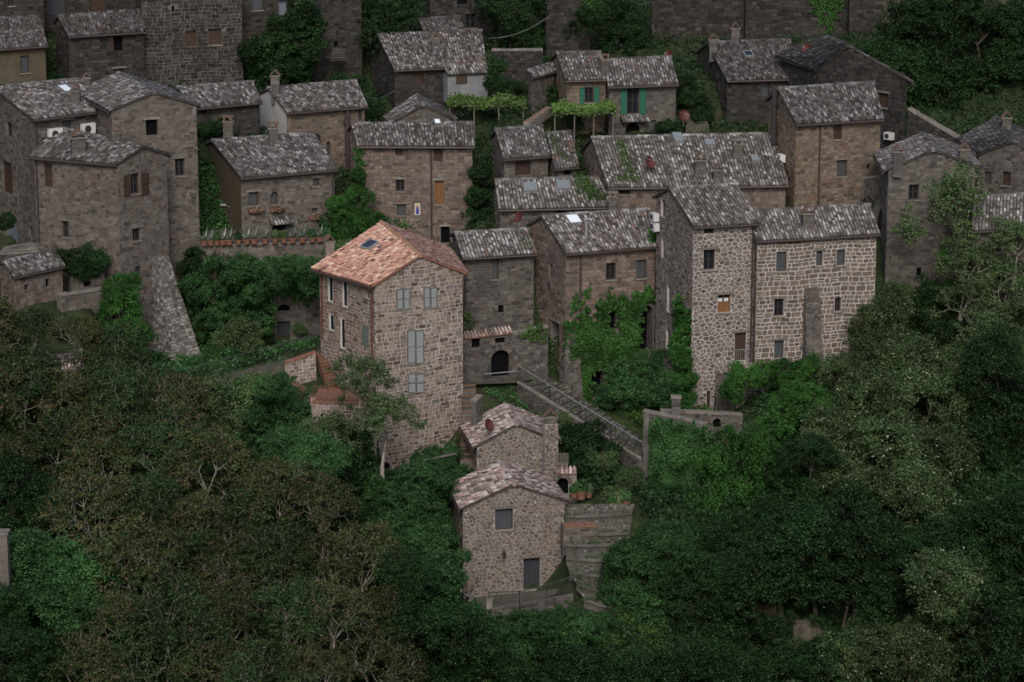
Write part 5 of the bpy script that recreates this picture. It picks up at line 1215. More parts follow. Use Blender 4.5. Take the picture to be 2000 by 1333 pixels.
# wall lamps and street lamps
def wall_lamp(P, f, label):
    root = empty('wall_lamp', P, label, 'lamp'); n = f.n; mb = MB(); mb.tube(P, P + n * .35 + Vector((0, 0, .1)), .02); mb.build('bracket', M['iron'], root)
    c = P + n * .38; k_ = MB(); k_.tube(c - Vector((0, 0, .2)), c + Vector((0, 0, .08)), .06, .11, n=6); k_.tube(c + Vector((0, 0, .08)), c + Vector((0, 0, .17)), .13, .02, n=6); k_.build('lantern', M['iron'], root)
wall_lamp(face_pt(h1.F, 981, 1078), h1.F, 'small iron lantern between the window and door of the lowest house')
wall_lamp(face_pt(h11.F, 903, 416), h11.F, 'iron lantern on the right end of the wide stone house')
wall_lamp(face_pt(h14.L, 762, 155), h14.L, 'lamp on the side corner of the broad-roofed house')
P = face_pt(h11.F, 912, 478, .7); mb = MB(); root = empty('street_lamp', P, 'iron lantern on a post by the wide stone house railing', 'street lamp'); mb.tube(P, P + Vector((0, 0, .7)), .035); mb.build('post', M['iron'], root)
mb = MB(); mb.tube(P + Vector((0, 0, .7)), P + Vector((0, 0, 1.0)), .09, .17, n=6); mb.tube(P + Vector((0, 0, 1.0)), P + Vector((0, 0, 1.15)), .19, .03, n=6); mb.build('lantern', M['steel'], root)
railing('wrought iron railing by the doorway of the wide stone house', [face_pt(h11.F, 880, 476, .5), face_pt(h11.F, 918, 478, .5)], 1.0)
P = U(452, 480, 12.0); mb = MB(); root = empty('street_lamp', P, 'black street lamp post at the left corner of the flower box house', 'street lamp'); mb.tube(P, P + Vector((0, 0, 2.4)), .03); mb.build('post', M['iron'], root)
mb = MB(); mb.tube(P + Vector((-.4, -.3, 2.5)), P + Vector((0, 0, 2.35)), .02); mb.cbox(P + Vector((-.4, -.3, 2.5)), .35, .3, .08); mb.build('lamp_head', M['steel'], root)
# flower boxes below windows
def leafcloud(c, rx, ry, rz, n, size, m, name, parent, up=.2):
    d = rng.normal(size=(n, 3)); d /= np.linalg.norm(d, axis=1, keepdims=True); rad = rng.uniform(.45, 1, (n, 1)) ** .5
    P = d * rad * np.array([rx, ry, rz]); N = d + rng.normal(0, .5, (n, 3)); N[:, 2] += up
    V, t = leaf_quads(P, N, rng.uniform(.7, 1.3, n) * size); return npmesh(name, V + np.array(c), 4, t, M[m], parent=parent)
def leaf_quads(P, N, size, asp=.55, fold=.18, tint=None):
    n = len(P); N = N / np.maximum(np.linalg.norm(N, axis=1, keepdims=True), 1e-6)
    r = rng.normal(size=(n, 3)); T = np.cross(N, r); T /= np.maximum(np.linalg.norm(T, axis=1, keepdims=True), 1e-6); B = np.cross(N, T)
    s = size[:, None]
    a = P + T * s * .6; c = P - T * s * .6; b = P + B * s * asp + N * s * fold; d = P - B * s * asp + N * s * fold
    V = np.stack([a, b, c, d], 1).reshape(-1, 3)
    return V, (rng.random(n) if tint is None else tint)
for (x0, x1, y, lab) in ((484, 512, 405, 'flower box with dry pinkish flowers under the left window of the flower box house'), (526, 553, 404, 'flower box with dry pinkish flowers under the small arched window'), (603, 626, 419, 'large drooping flower box under the right window of the flower box house')):
    a = h10.F.rect(x0, y, x1, y + 5); P = h10.F.P(a[0], a[1], .02); root = empty('flower_box', P, lab, 'flower box', 'flower boxes on the flower box house')
    mb = MB(); h10.F.box(mb, a[0], a[2], a[1] - .1, a[1] + .1, .05, .28); mb.build('trough', M['terra'], root)
    leafcloud(h10.F.P((a[0] + a[2]) / 2, a[1] + .02, .24), (a[2] - a[0]) * .55, .22, .22, 260, .07, 'lf_flower', 'flowers', root)
# terracotta pots
def pot(P, r, h_, label, plant, group='terracotta pots on the terrace wall'):
    root = empty('potted_plant', P, label, 'potted plant', group); mb = MB(); mb.tube(P, P + Vector((0, 0, h_ * .85)), r * .7, r * .95, n=10); mb.tube(P + Vector((0, 0, h_ * .85)), P + Vector((0, 0, h_)), r * 1.08, r * 1.08, n=10); mb.build('pot', M['terra'], root)
    c = P + Vector((0, 0, h_))
    if plant == 'agave':
        k_ = MB()
        for i in range(13):
            a = i * 2.4; e = .25 + .75 * (i % 3) / 2; t = Vector((math.cos(a), math.sin(a), 0)); up = Vector((0, 0, 1)); L = r * 3.6; s_ = Vector((-t.y, t.x, 0)) * r * .22
            m1 = c + t * L * .45 * (1.1 - .3 * e) + up * L * .4 * e; tip = c + t * L * (1.1 - .5 * e) + up * L * (.85 * e)
            k_.faces([c - s_, c + s_, m1 + s_ * .9, m1 - s_ * .9, tip], [(0, 1, 2, 3), (3, 2, 4)], random.random())
        k_.build('agave_leaves', M['lf_agave'], root)
    else:
        leafcloud(c + Vector((0, 0, r * .9)), r * 1.3, r * 1.3, r * 1.5, 260, .08, plant, 'foliage', root)
ORD = ['', '', 'second', 'third', 'fourth', 'fifth', 'sixth', 'seventh', 'eighth', 'ninth', 'tenth', 'eleventh', 'twelfth', 'thirteenth', 'fourteenth', 'fifteenth']
kinds = ['agave', 'agave', 'lf_green', 'agave', 'agave', 'lf_dark', 'agave', 'agave', 'agave', 'lf_light', 'lf_vine', 'agave', 'agave', 'lf_green', 'agave', 'lf_green']
pxs = [404, 416, 428, 440, 452, 470, 486, 500, 521, 541, 558, 575, 594, 613, 628, 640]
for i, px in enumerate(pxs):
    t = (px - 395) / 245; P = TA.lerp(TBp, t) + Vector((0, -.2, 0.1)); P.z = TA.z + (TBp.z - TA.z) * t + .1
    e = {'agave': 'spiky agave', 'lf_green': 'bushy green plant', 'lf_dark': 'dark shrub', 'lf_light': 'pale green shrub', 'lf_vine': 'yellow-green shrub'}[kinds[i]]
    wh = 'left of the street lamp post' if px < 450 else ('between the street lamp and the dark doorway' if px < 530 else 'between or right of the two dark doorways')
    pot(P, .20 + .05 * random.random(), .30, f'{e} in terracotta pot on the terrace edge, ' + ('leftmost pot' if i == 0 else 'rightmost pot' if i == 15 else ORD[i + 1] + ' pot from left'), kinds[i])
for i, (px, py, Y, kd, r) in enumerate([(1121, 972, -10.6, 'lf_green', .2), (1135, 975, -10.6, 'lf_green', .3), (1150, 972, -10.4, 'lf_light', .2), (1196, 990, -11.2, 'lf_green', .16), (1208, 992, -11.2, 'lf_light', .2), (1223, 990, -11.1, 'lf_green', .24)]):
    pot(U(px, py, Y), r, r * 1.4, 'terracotta pot with green plant, ' + ['first from the little porch', 'largest, near the little porch', 'third from the little porch', 'smallest at the garden edge', 'middle of three at the garden edge', 'rightmost of three at the garden edge'][i], kd, 'terracotta pots by the garden steps')
# loose plank in the grass, cables
A, B = U(828, 901, -7.6), U(892, 888, -7.2); mb = MB(); mb.box(A, B - A, Vector((0, .25, 0)), Vector((0, 0, .07))); o = mb.build('loose_plank', M['wood_grey']); setp(o, 'pale plank lying in the greenery right of the terracotta-roofed house', 'plank')
def cable(a, b, sag, label):
    mb = MB(); pts = [a.lerp(b, t / 10) - Vector((0, 0, sag * 4 * t / 10 * (1 - t / 10))) for t in range(11)]
    for p, q in zip(pts[:-1], pts[1:]): mb.tube(p, q, .014, n=4, caps=False)
    o = mb.build('cable', M['steel']); setp(o, label, 'cable')
cable(U(712, 188, 23), U(770, 177, 30), .3, 'cable between the white-gabled house and the broad-roofed house')
cable(U(955, 75, 36), U(1075, 30, 38), .4, 'cable crossing above the cottages to the black-windowed house')
cable(U(1200, 5, 40), U(1275, 4, 44), .2, 'short cable along the top edge beside the high wall')
# pergolas with vines
def pergola(label, x0, x1, yt, yb, Y, dep, n=3):
    a, b = U(x0, yt, Y), U(x1, yt, Y); root = empty('pergola', a, label, 'pergola')
    for i in range(n):
        p = a.lerp(b, i / (n - 1))
        for q in (p, p + Vector((0, dep, 0))):
            mb = MB(); mb.tube(Vector((q.x, q.y, q.z - 2.4)), q, .04, n=6); mb.build('post', M['wood_grey'], root)
        mb = MB(); mb.tube(p, p + Vector((0, dep, 0)), .035, n=5); mb.build('crossbar', M['wood_grey'], root)
    mb = MB(); mb.tube(a, b, .035, n=5); mb.tube(a + Vector((0, dep, 0)), b + Vector((0, dep, 0)), .035, n=5); mb.build('long_bars', M['wood_grey'], root)
    L = (b - a).length; k_ = int(L * 520); P = np.stack([rng.uniform(-.2, L + .2, k_), rng.uniform(-.3, dep + .3, k_), rng.normal(0.08, .13, k_)], 1)
    P[:, 2] += .12 * np.sin(P[:, 0] * 2.3); d = np.array((b - a).normalized()); P2 = np.array(a) + P[:, 0:1] * d + P[:, 1:2] * np.array([0, 1, 0]) + P[:, 2:3] * np.array([0, 0, 1])
    V, t = leaf_quads(P2, rng.normal(0, .6, (k_, 3)) + np.array([0, -.4, .8]), rng.uniform(.09, .18, k_)); npmesh('vine_leaves', V, 4, t, M['lf_vine'], parent=root)
pergola('vine-covered pergola below the projecting blue-grey room', 878, 1022, 207, 240, 24.5, 2.4, 4)
pergola('vine-covered pergola below the small green-shuttered cottage', 1084, 1198, 222, 255, 24, 2.2, 4)
A, B = U(1068, 214, 25), U(1100, 196, 26.5)
stair('steep red-edged steps between the two vine pergolas', U(1070, 208, 26.5), U(1080, 208, 26.6), U(1022, 240, 23.5), U(1036, 240, 23.5), 8, 'stone_trim', nose='brick')

# ================================================================== VEGETATION
def tubes_np(segs, n=4):
    """segs: list of (a, b, ra, rb)"""
    V = []; F = []
    for a, b, ra, rb in segs:
        d = (b - a); l = d.length
        if l < 1e-5: continue
        d = d / l; x = d.orthogonal().normalized(); y = d.cross(x); k0 = len(V)
        for P, q in ((a, ra), (b, rb)):
            for i in range(n):
                t = 2 * math.pi * i / n; V.append(P + x * (q * math.cos(t)) + y * (q * math.sin(t)))
        for i in range(n): F.append((k0 + i, k0 + (i + 1) % n, k0 + n + (i + 1) % n, k0 + n + i))
    return np.array([tuple(v) for v in V]), np.array(F)
def skeleton(H, R, levels=4, nb=4, seed=0, spread=.75, trunk=.16, droop=0.0):
    rd = random.Random(seed); segs = []; tips = []
    def grow(p, d, L, r, lev):
        q = p; dd = d.copy(); k = 3
        for s in range(k):
            dd = (dd + Vector((rd.uniform(-1, 1), rd.uniform(-1, 1), rd.uniform(-.5, .9))) * .13).normalized()
            e = q + dd * L / k; segs.append((q.copy(), e.copy(), r * (1 - .2 * s), r * (1 - .2 * (s + 1)))); q = e
            if lev >= 2 and s: tips.append((q.copy(), dd.copy()))
        if lev >= levels: tips.append((q.copy(), dd.copy())); return
        n = nb + (1 if lev == 0 else 0)
        for i in range(n):
            a = (i + rd.random()) * 2 * math.pi / n; o = dd.orthogonal().normalized(); o = Matrix.Rotation(a, 3, dd) @ o
            nd = (dd * (1 - spread * .55) + o * spread * rd.uniform(.7, 1.15) + Vector((0, 0, .12 - droop))).normalized()
            grow(q, nd, L * rd.uniform(.6, .85), r * .5, lev + 1)
    grow(Vector((0, 0, 0)), Vector((0, 0, 1)), H * .32, trunk, 0)
    m = max(v[0].z for v in tips); sx = max(max(abs(v[0].x), abs(v[0].y)) for v in tips)
    fz, fx = H / m, R / sx
    S_ = lambda v: Vector((v.x * fx, v.y * fx, v.z * fz))
    return [(S_(a), S_(b), ra, rb) for a, b, ra, rb in segs], [(S_(p), d) for p, d in tips]
def blob_tips(H, R, seed, n=110):
    # lumpy dome: several overlapping lumps, each carrying leaf clusters on its outside
    rd = random.Random(seed); lumps = [(Vector((0, 0, H * .45)), R * .62)]
    for i in range(rd.randint(6, 9)):
        a = rd.random() * 6.28; q = R * rd.uniform(.25, .72); lumps.append((Vector((q * math.cos(a), q * math.sin(a), H * rd.uniform(.2, .78))), R * rd.uniform(.26, .48)))
    tips = []; segs = []
    while len(tips) < n:
        c, r = rd.choice(lumps); d = Vector((rd.gauss(0, 1), rd.gauss(0, 1), rd.gauss(.25, 1))).normalized(); p = c + d * r * rd.uniform(.75, 1.08)
        if p.z < 0: continue
        if sum((p - c2).length < r2 * .7 for c2, r2 in lumps) > 0: continue
        tips.append((p, d))
    for c, r in lumps: segs.append((Vector((0, 0, -.3)), c * .6, .05, .035)); segs.append((c * .6, c, .035, .02))
    for p, d in tips[::3]: segs.append((p * .55 + Vector((0, 0, .1)), p, .018, .008))
    return segs, tips
def crown_from_tips(tips, per, cl, size, flat=.6, up=.5, asp=.4, white=0.0):
    T = np.array([tuple(t[0]) for t in tips]); n = len(T) * per
    base = np.repeat(T, per, 0); ct = np.repeat(rng.normal(0, .16, len(T)), per)
    d = rng.normal(size=(n, 3)); d /= np.linalg.norm(d, axis=1, keepdims=True); rr = rng.random((n, 1)) ** .45 * cl * np.repeat(rng.uniform(.6, 1.35, (len(T), 1)), per, 0)
    off = d * rr; off[:, 2] *= flat; P = base + off
    N = d * .6 + rng.normal(0, .45, (n, 3)); N[:, 2] += up
    # leaves higher in each cluster get a lighter tint
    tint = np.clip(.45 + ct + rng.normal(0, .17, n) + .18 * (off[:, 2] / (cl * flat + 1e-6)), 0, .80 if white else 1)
    if white: wsel = rng.random(n) < white; tint[wsel] = rng.uniform(.86, 1, wsel.sum())
    V, t = leaf_quads(P, N, rng.uniform(.6, 1.35, n) * size, asp=asp, tint=tint); return V, t
PROTO = {}
def proto(kind, i):
    if (kind, i) in PROTO: return PROTO[kind, i]
    sd = hash((kind, i)) % 1000 if False else (sum(map(ord, kind)) * 7 + i * 13)
    cfg = {  # H, R, levels, nb, per, cluster radius, leaf, flat, leaf material, bark, white
        'brown': (6.0, 3.3, 4, 4, 26, .46, .115, .45, 'lf_brown', 'bark', 0), 'olive': (6.2, 3.1, 4, 4, 28, .44, .115, .5, 'lf_olive', 'bark', 0), 'green': (5.6, 3.0, 4, 4, 34, .46, .12, .6, 'lf_green', 'bark_dark', 0),
        'dark': (6.0, 3.2, 4, 4, 34, .48, .125, .6, 'lf_dark', 'bark_dark', 0), 'locust': (6.0, 3.0, 4, 4, 32, .44, .12, .8, 'lf_locust', 'bark_dark', .03),
        'light': (5.0, 2.4, 4, 3, 16, .38, .11, .6, 'lf_light', 'bark', 0), 'bush': (2.0, 1.7, 3, 5, 75, .36, .10, .8, 'lf_green', 'bark_dark', 0),
        'bushlight': (1.6, 1.3, 3, 5, 55, .32, .09, .8, 'lf_light', 'bark_dark', 0), 'bushdark': (2.0, 1.6, 3, 5, 75, .36, .11, .8, 'lf_dark', 'bark_dark', 0), 'bushivy': (2.0, 1.6, 3, 5, 80, .34, .10, .85, 'lf_ivy', 'bark_dark', 0),
        'sparse': (7.5, 2.3, 4, 3, 13, .4, .12, .6, 'lf_light', 'bark_dark', 0)}[kind]
    H, R, lv, nb, per, cl, leaf, flat, lm, bk, wh = cfg
    segs, tips = skeleton(H, R, lv, nb, sd, trunk=.15 if H > 3 else .07, spread=.8 if H > 3 else .95)
    if H < 3: segs, tips = blob_tips(H, R, sd)
    random.Random(sd).shuffle(tips)
    tips = tips[:{'brown': 380, 'olive': 400, 'locust': 500}.get(kind, 600)]
    V, t = crown_from_tips(tips, per, cl, leaf, flat, white=wh)
    cm = npmesh('crown', V, 4, t, M[lm], parent=False, origin=0)
    tv, tf = tubes_np(segs, 4); tm = npmesh('trunk', tv, 4, np.full(len(tf), .5), M[bk], parent=False, origin=0, F=tf, smooth=True)
    PROTO[kind, i] = (cm, tm, H, R); return PROTO[kind, i]
NM = {'brown': ('broadleaf_tree', 'tree'), 'olive': ('broadleaf_tree', 'tree'), 'green': ('broadleaf_tree', 'tree'), 'dark': ('broadleaf_tree', 'tree'), 'locust': ('flowering_tree', 'tree'), 'light': ('young_tree', 'tree'), 'sparse': ('tall_thin_tree', 'tree'),
      'bush': ('bush', 'bush'), 'bushlight': ('bush', 'bush'), 'bushdark': ('bush', 'bush'), 'bushivy': ('bush', 'bush')}
NV = {'brown': 5, 'olive': 3, 'green': 3, 'dark': 3, 'locust': 3, 'light': 2, 'sparse': 2, 'bush': 3, 'bushlight': 2, 'bushdark': 2, 'bushivy': 2}
cnt = {}
def plant(kind, px, py, Y, r, label, group=None, hs=1.0, ground=True):
    """crown centre at the given place of the picture and distance, radius r metres"""
    c = U(px, py, Y); i = cnt.get(kind, 0); cnt[kind] = i + 1; cm, tm, H, R = proto(kind, i % NV[kind]); s = r / R
    hz = s * hs * random.uniform(.92, 1.1); z = c.z - H * hz * .62
    name, cat = NM[kind]; root = empty(name, (c.x, c.y, z), label, cat, group)
    root.rotation_euler = (random.uniform(-.06, .06), random.uniform(-.06, .06), random.random() * 6.28); root.scale = (s * random.uniform(.93, 1.07), s * random.uniform(.93, 1.07), hz)
    for nm, me in (('crown', cm), ('trunk', tm)):
        o = bpy.data.objects.new(nm, me); o.parent = root; COL.objects.link(o)
    g_ = gz(c.x, c.y)
    if g_ < z - .1 and H > 3:   # lengthen the trunk down to the ground
        L = (z - g_ + .3) / hz; tv, tf = tubes_np([(Vector((0, 0, .1)), Vector((.1, .05, -L)), .16, .24)], 6); o = npmesh('lower_trunk', tv, 4, np.full(len(tf), .5), M['bark' if kind in ('light', 'brown', 'olive') else 'bark_dark'], parent=False, origin=0, F=tf)
        ob = bpy.data.objects.new('lower_trunk', o); ob.parent = root; COL.objects.link(ob)
ORD = ['', '', 'second', 'third', 'fourth', 'fifth', 'sixth', 'seventh', 'eighth', 'ninth', 'tenth', 'eleventh', 'twelfth', 'thirteenth', 'fourteenth', 'fifteenth', 'sixteenth', 'seventeenth', 'eighteenth']
def plants(kind, lst, label, group):
    lst = sorted(lst, key=lambda a: a[0])
    for i, a in enumerate(lst):
        if kind == 'brown' and i % 5 in (1, 3): kk = 'olive'
        else: kk = kind
        if len(lst) == 1: l = label
        elif len(lst) == 2: l = label + ', ' + ('left of the two', 'right of the two')[i]
        else: l = label + ', ' + ('leftmost' if i == 0 else ('rightmost' if i == len(lst) - 1 else ORD[i + 1] + ' from left'))
        plant(kk, *a[:4], l.replace('reddish olive', 'olive green') if kk == 'olive' else l, group)
def jit(lst, Y, r, j=10):
    return [(x + random.uniform(-j, j), y + random.uniform(-j, j), Y + random.uniform(-1, 1), r * random.uniform(.74, 1.18)) for x, y in lst]
# the reddish-olive wood on the left
G1 = 'reddish olive trees of the left wood'
plants('brown', jit([(-30, 640), (60, 650), (150, 665), (235, 705)], -7, 2.6), 'reddish olive tree along the top of the left wood', G1)
plants('brown', jit([(-40, 760), (55, 800), (150, 790), (245, 790), (330, 800)], -10, 3.0), 'reddish olive tree in the upper part of the left wood', G1)
plants('brown', jit([(20, 900), (120, 880), (215, 900), (310, 890), (400, 905), (480, 950)], -13.5, 3.0), 'reddish olive tree in the middle of the left wood', G1)
plants('brown', jit([(190, 1010), (290, 1000), (390, 1010), (480, 1030), (560, 985), (620, 1010)], -17, 3.0), 'reddish olive tree in the lower middle of the left wood', G1)
plants('brown', jit([(270, 1110), (370, 1110), (470, 1120), (560, 1100), (640, 1110), (700, 1090)], -20.5, 3.0), 'reddish olive tree low in the left wood', G1)
plants('brown', jit([(240, 1220), (340, 1215), (450, 1220), (550, 1210), (650, 1210), (740, 1200)], -24, 3.1), 'reddish olive tree near the bottom of the left wood', G1)
plants('brown', jit([(180, 1320), (290, 1325), (400, 1320), (510, 1325), (620, 1320), (730, 1320)], -27, 3.1), 'reddish olive tree cut by the bottom edge of the picture', G1)
plants('dark', [(20, 960, -15, 2.6), (110, 990, -16, 2.2), (-20, 1050, -17, 2.6)], 'dark green tree between the left edge and the reddish trees', 'dark trees by the left edge')
plants('green', [(60, 1100, -20, 2.6), (150, 1120, -21, 2.6), (110, 1190, -22, 2.5), (190, 1210, -23.5, 2.0)], 'fresh green tree below the square pillar at the left edge', 'fresh green trees low on the left')
plants('dark', [(20, 1290, -26, 2.6), (120, 1310, -26, 2.6), (-20, 1200, -24, 2.2)], 'dark tree in the bottom left corner', 'dark trees in the bottom left corner')
plants('green', jit([(620, 905), (560, 890), (800, 990), (835, 960), (815, 1070), (760, 1040), (835, 1060)], -13, 1.9), 'green tree between the reddish wood and the small rubble houses', 'green trees left of the small rubble houses')
plants('bush', jit([(850, 1120), (866, 1100), (845, 1160), (878, 1200), (920, 1230), (830, 1200), (800, 1150)], -19, 1.5, 6), 'bright green bush left of the lowest house door', 'bushes left of the lowest house')
plants('dark', jit([(790, 1120), (780, 1240), (850, 1290), (930, 1320), (760, 1320), (860, 1250)], -23, 2.4), 'dark tree below the lowest house, at the bottom edge', 'dark trees below the lowest house')
# ivy-clad dark tree before the red-roofed house, and the light young one
plant('bushdark', 690, 870, -9, 1.3, 'dark ivy-clad tree top before the terracotta-roofed house, above the other ivy clumps', 'ivy-clad clumps before the terracotta-roofed house', hs=1.5)
plant('bushdark', 668, 930, -10, 1.3, 'dark ivy-clad clump leaning before the small brick terrace', 'ivy-clad clumps before the terracotta-roofed house', hs=1.3)
plant('bushdark', 705, 960, -11, 1.5, 'dark ivy-clad clump under the leaning ivy tree', 'ivy-clad clumps before the terracotta-roofed house', hs=1.4)
plant('bushivy', 735, 950, -11, 1.1, 'brighter ivy clump beside the round pipe opening', 'ivy-clad clumps before the terracotta-roofed house')
plant('dark', 715, 1040, -13, 1.9, 'dark tree right of the reddish wood', None)
plant('light', 700, 745, -9, 1.9, 'light young tree with pinkish tips before the brick steps', None)
plant('light', 745, 820, -9.5, 2.2, 'light young tree with see-through crown before the terracotta-roofed house', None)
plant('light', 640, 850, -9.5, 1.6, 'thin-leaved young tree before the small brick terrace', None)
# green mound left of the red-roofed house
GM = 'bushes of the green mound'
plants('bush', jit([(385, 545), (430, 530), (480, 520), (505, 560), (460, 580), (400, 600), (480, 610), (440, 640), (535, 522)], 8.3, 1.45, 8) + jit([(380, 650), (560, 520), (595, 522), (608, 548), (410, 560)], 8.0, 1.1, 8), 'fresh green bush on the mound right of the grey buttress', GM)
plants('bushdark', [(395, 500, 10, 1.2), (430, 500, 10.2, 1.1), (375, 515, 9.5, 1.0)], 'dark brownish bush below the agave pots, right of the grey buttress', GM)
plants('bushlight', [(470, 645, 6.5, 1.3), (445, 665, 6.3, 1.0), (495, 670, 6.2, .8)], 'pale blue-green bush at the foot of the green mound', GM)
plants('bush', jit([(410, 690), (450, 700), (395, 715)], 5, .9, 5), 'low green bush just above the footpath railing', GM)
plants('bushlight', [(440, 775, -3, 1.8), (490, 770, -3, 1.5), (400, 800, -4, 1.4), (455, 820, -4.5, 1.3)], 'pale green bush just below the footpath railing', 'bushes under the footpath')
plants('bush', jit([(540, 750), (570, 790), (520, 800), (480, 850), (560, 850), (590, 850), (530, 870), (600, 900), (430, 860)], -5, 1.4, 8), 'green bush on the slope left of the small brick terrace', 'bushes under the footpath')
# creeper column and dark bushes by the left houses
plants('bushivy', [(240, 555, 2.6, 1.1), (238, 600, 2.2, 1.3), (250, 640, 1.6, 1.3), (258, 680, 1.0, 1.1), (225, 580, 2.2, .9)], 'bright green creeper mound climbing below the angular house', 'creeper clumps below the angular house')
plants('bushlight', [(585, 640, 10.2, .5), (515, 655, 9.5, .6)], 'small pale shrub beside the dark door in the overgrown retaining wall', GM)
plants('bushdark', [(130, 500, 4.2, .9), (150, 515, 4, .9), (185, 505, 4.5, 1.1), (172, 520, 4.2, .9)], 'dark bush crowding the small dark doorway', 'dark bushes above the yard wall')
plants('bushdark', [(60, 515, 4.5, .7), (95, 510, 4.6, .7), (10, 430, 5.5, .7)], 'low dark bush behind the tiny outhouse', 'dark bushes behind the outhouse')
# conifer-like ivy heaps by h11
plants('bushivy', [(655, 430, 13.4, 1.15), (650, 465, 13, 1.2), (680, 460, 13.2, 1.2), (700, 380, 15.6, .95), (702, 420, 15.4, 1.15), (712, 455, 15, 1.3), (740, 430, 15.2, 1.0), (745, 462, 14.8, 1.3), (770, 470, 14.6, 1.0), (696, 340, 16, .7), (655, 395, 14, .75)], 'green creeper heap left of the wide stone house', 'creeper heaps left of the wide stone house')
plants('bushlight', [(665, 485, 11, .8), (640, 492, 11, .6)], 'pale green shrub behind the chimney of the terracotta-roofed house', 'pale shrubs behind the terracotta roof')
plants('bushdark', [(935, 330, 17, .9), (932, 380, 16.5, .9), (935, 425, 14, 1.0), (945, 460, 12, .9), (930, 455, 12, .8)], 'dark bush in the narrow gap right of the wide stone house', 'bushes in the narrow gap')
# ivy under h5, bushes at its foot
G5 = 'bushes at the foot of the ivy house'
plants('bush', [(1240, 720, .5, 1.4), (1270, 700, 1.2, 1.2), (1290, 740, -.5, 1.4), (1260, 765, -.6, 1.3), (1220, 765, -.3, 1.3), (1300, 775, -1, 1.1), (1180, 770, .2, .9)], 'dark green bush between the ivy house and the tower house', G5)
plants('bushivy', [(1335, 740, -1.2, .8), (1330, 700, -.9, .75), (1335, 780, -1.3, .8)], 'narrow ivy bush on the lower left corner of the tower', G5)
plants('bushdark', [(1130, 850, -6, 1.4), (1160, 880, -6.8, 1.4), (1120, 900, -7, 1.0), (1180, 920, -7.6, 1.3), (1215, 930, -8, 1.1)], 'dark bush below the stepped ramp', 'bushes below the stepped ramp')
plants('bushlight', [(1170, 900, -8.2, .9), (1225, 940, -9, .9), (1205, 965, -9.6, .8), (1095, 820, -4.5, .8)], 'pale flowering bush below the stepped ramp', 'bushes below the stepped ramp')
plants('bush', [(830, 890, -6.8, 1.0), (870, 880, -6.6, .8), (880, 920, -7.8, 1.0), (850, 930, -8, 1.0), (905, 950, -10, .9), (862, 1010, -12.5, .8), (858, 1060, -14, .8)], 'green bush between the terracotta-roofed house and the small rubble houses', 'bushes left of the upper small house')
# right: clipped and wild
G7 = 'bushes under the block-stone house'
plants('bushivy', [(1450, 735, -1.4, 1.1), (1490, 725, -1.2, 1.1), (1540, 722, -1, 1.1), (1590, 720, -1, 1.1), (1430, 760, -1.8, .8), (1560, 745, -1.8, 1.2)], 'rounded green bush in the row under the block-stone house', G7)
plants('bushivy', [(1530, 790, -4, 1.1), (1520, 830, -4.5, 1.3), (1580, 770, -4, 1.2), (1600, 800, -4.3, 1.2)], 'rounded ivy-clad stump bush right of the tower foot', G7)
G8 = 'ivy-clad trees right of the stepped ramp'
for a_ in [(1398, 900, -8.2, 1.25), (1440, 880, -7.6, 1.35), (1410, 960, -8.8, 1.4), (1470, 930, -8.2, 1.4), (1480, 860, -6.5, 1.2), (1375, 1010, -9.6, 1.3), (1320, 1030, -9.8, 1.2)]:
    plant('bushivy', *a_, 'dense ivy-clad mound right of the ruined ivy wall, ' + {1398: 'nearest the wall', 1440: 'second from the wall', 1410: 'lower middle', 1470: 'lower right', 1480: 'topmost', 1375: 'lowest', 1320: 'at its very foot'}[a_[0]], G8, hs=1.5)
plants('dark', jit([(1400, 1060), (1480, 1030), (1550, 980), (1570, 900)], -10.5, 2.3), 'dark dense tree below the ruined ivy wall', G8)
G9 = 'dark trees of the lower right wood'
plants('green', jit([(1240, 1090), (1290, 1060), (1330, 1110), (1210, 1150), (1260, 1180)], -15, 2.1, 8), 'leafy green tree right of the garden steps', 'leafy trees right of the garden steps')
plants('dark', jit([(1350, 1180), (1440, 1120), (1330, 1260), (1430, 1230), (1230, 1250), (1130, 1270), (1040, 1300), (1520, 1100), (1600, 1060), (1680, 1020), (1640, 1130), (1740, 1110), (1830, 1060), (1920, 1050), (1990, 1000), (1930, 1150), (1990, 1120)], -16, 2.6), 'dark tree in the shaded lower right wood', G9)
plants('dark', jit([(1140, 1330), (1240, 1340), (1340, 1340), (1440, 1330), (1530, 1310), (1960, 1240), (2030, 1300)], -21, 2.6), 'dark tree along the bottom edge, right of the lowest house', G9)
plants('bush', jit([(960, 1225), (1010, 1220), (1060, 1215), (1110, 1200), (1000, 1260), (1060, 1255), (950, 1270), (1160, 1215), (1120, 1240)], -19.5, 1.15, 6), 'low bright bush on the grassy bank below the curved railing', 'bushes on the grassy bank')
plants('bushdark', [(1560, 1285, -19.6, 1.3), (1610, 1270, -19.4, 1.1), (1520, 1225, -18, 1.0), (1590, 1215, -17.5, .9), (1640, 1250, -19, 1.1)], 'dark bush half hiding the pale rock outcrops', 'bushes at the rock outcrops')
GL = 'white-flowering trees on the right'
plants('locust', [(1730, 640, 1.5, 2.0), (1700, 700, -1, 2.0), (1770, 720, -2, 2.4), (1640, 740, -2, 1.6), (1690, 780, -4.5, 2.4), (1790, 800, -5, 2.7), (1860, 740, -3, 2.3), (1620, 850, -6, 2.2), (1720, 880, -8, 2.8), (1820, 890, -8, 2.6), (1740, 590, 3, 1.6), (1650, 950, -9.5, 2.2), (1780, 960, -11, 2.5)], 'white-flowering tree right of the block-stone house', GL)
plants('locust', jit([(1700, 1260), (1800, 1290), (1880, 1230), (1620, 1300), (1850, 1150)], -19, 2.3), 'dim white-flowering tree at the bottom right', 'white-flowering trees at the bottom right')
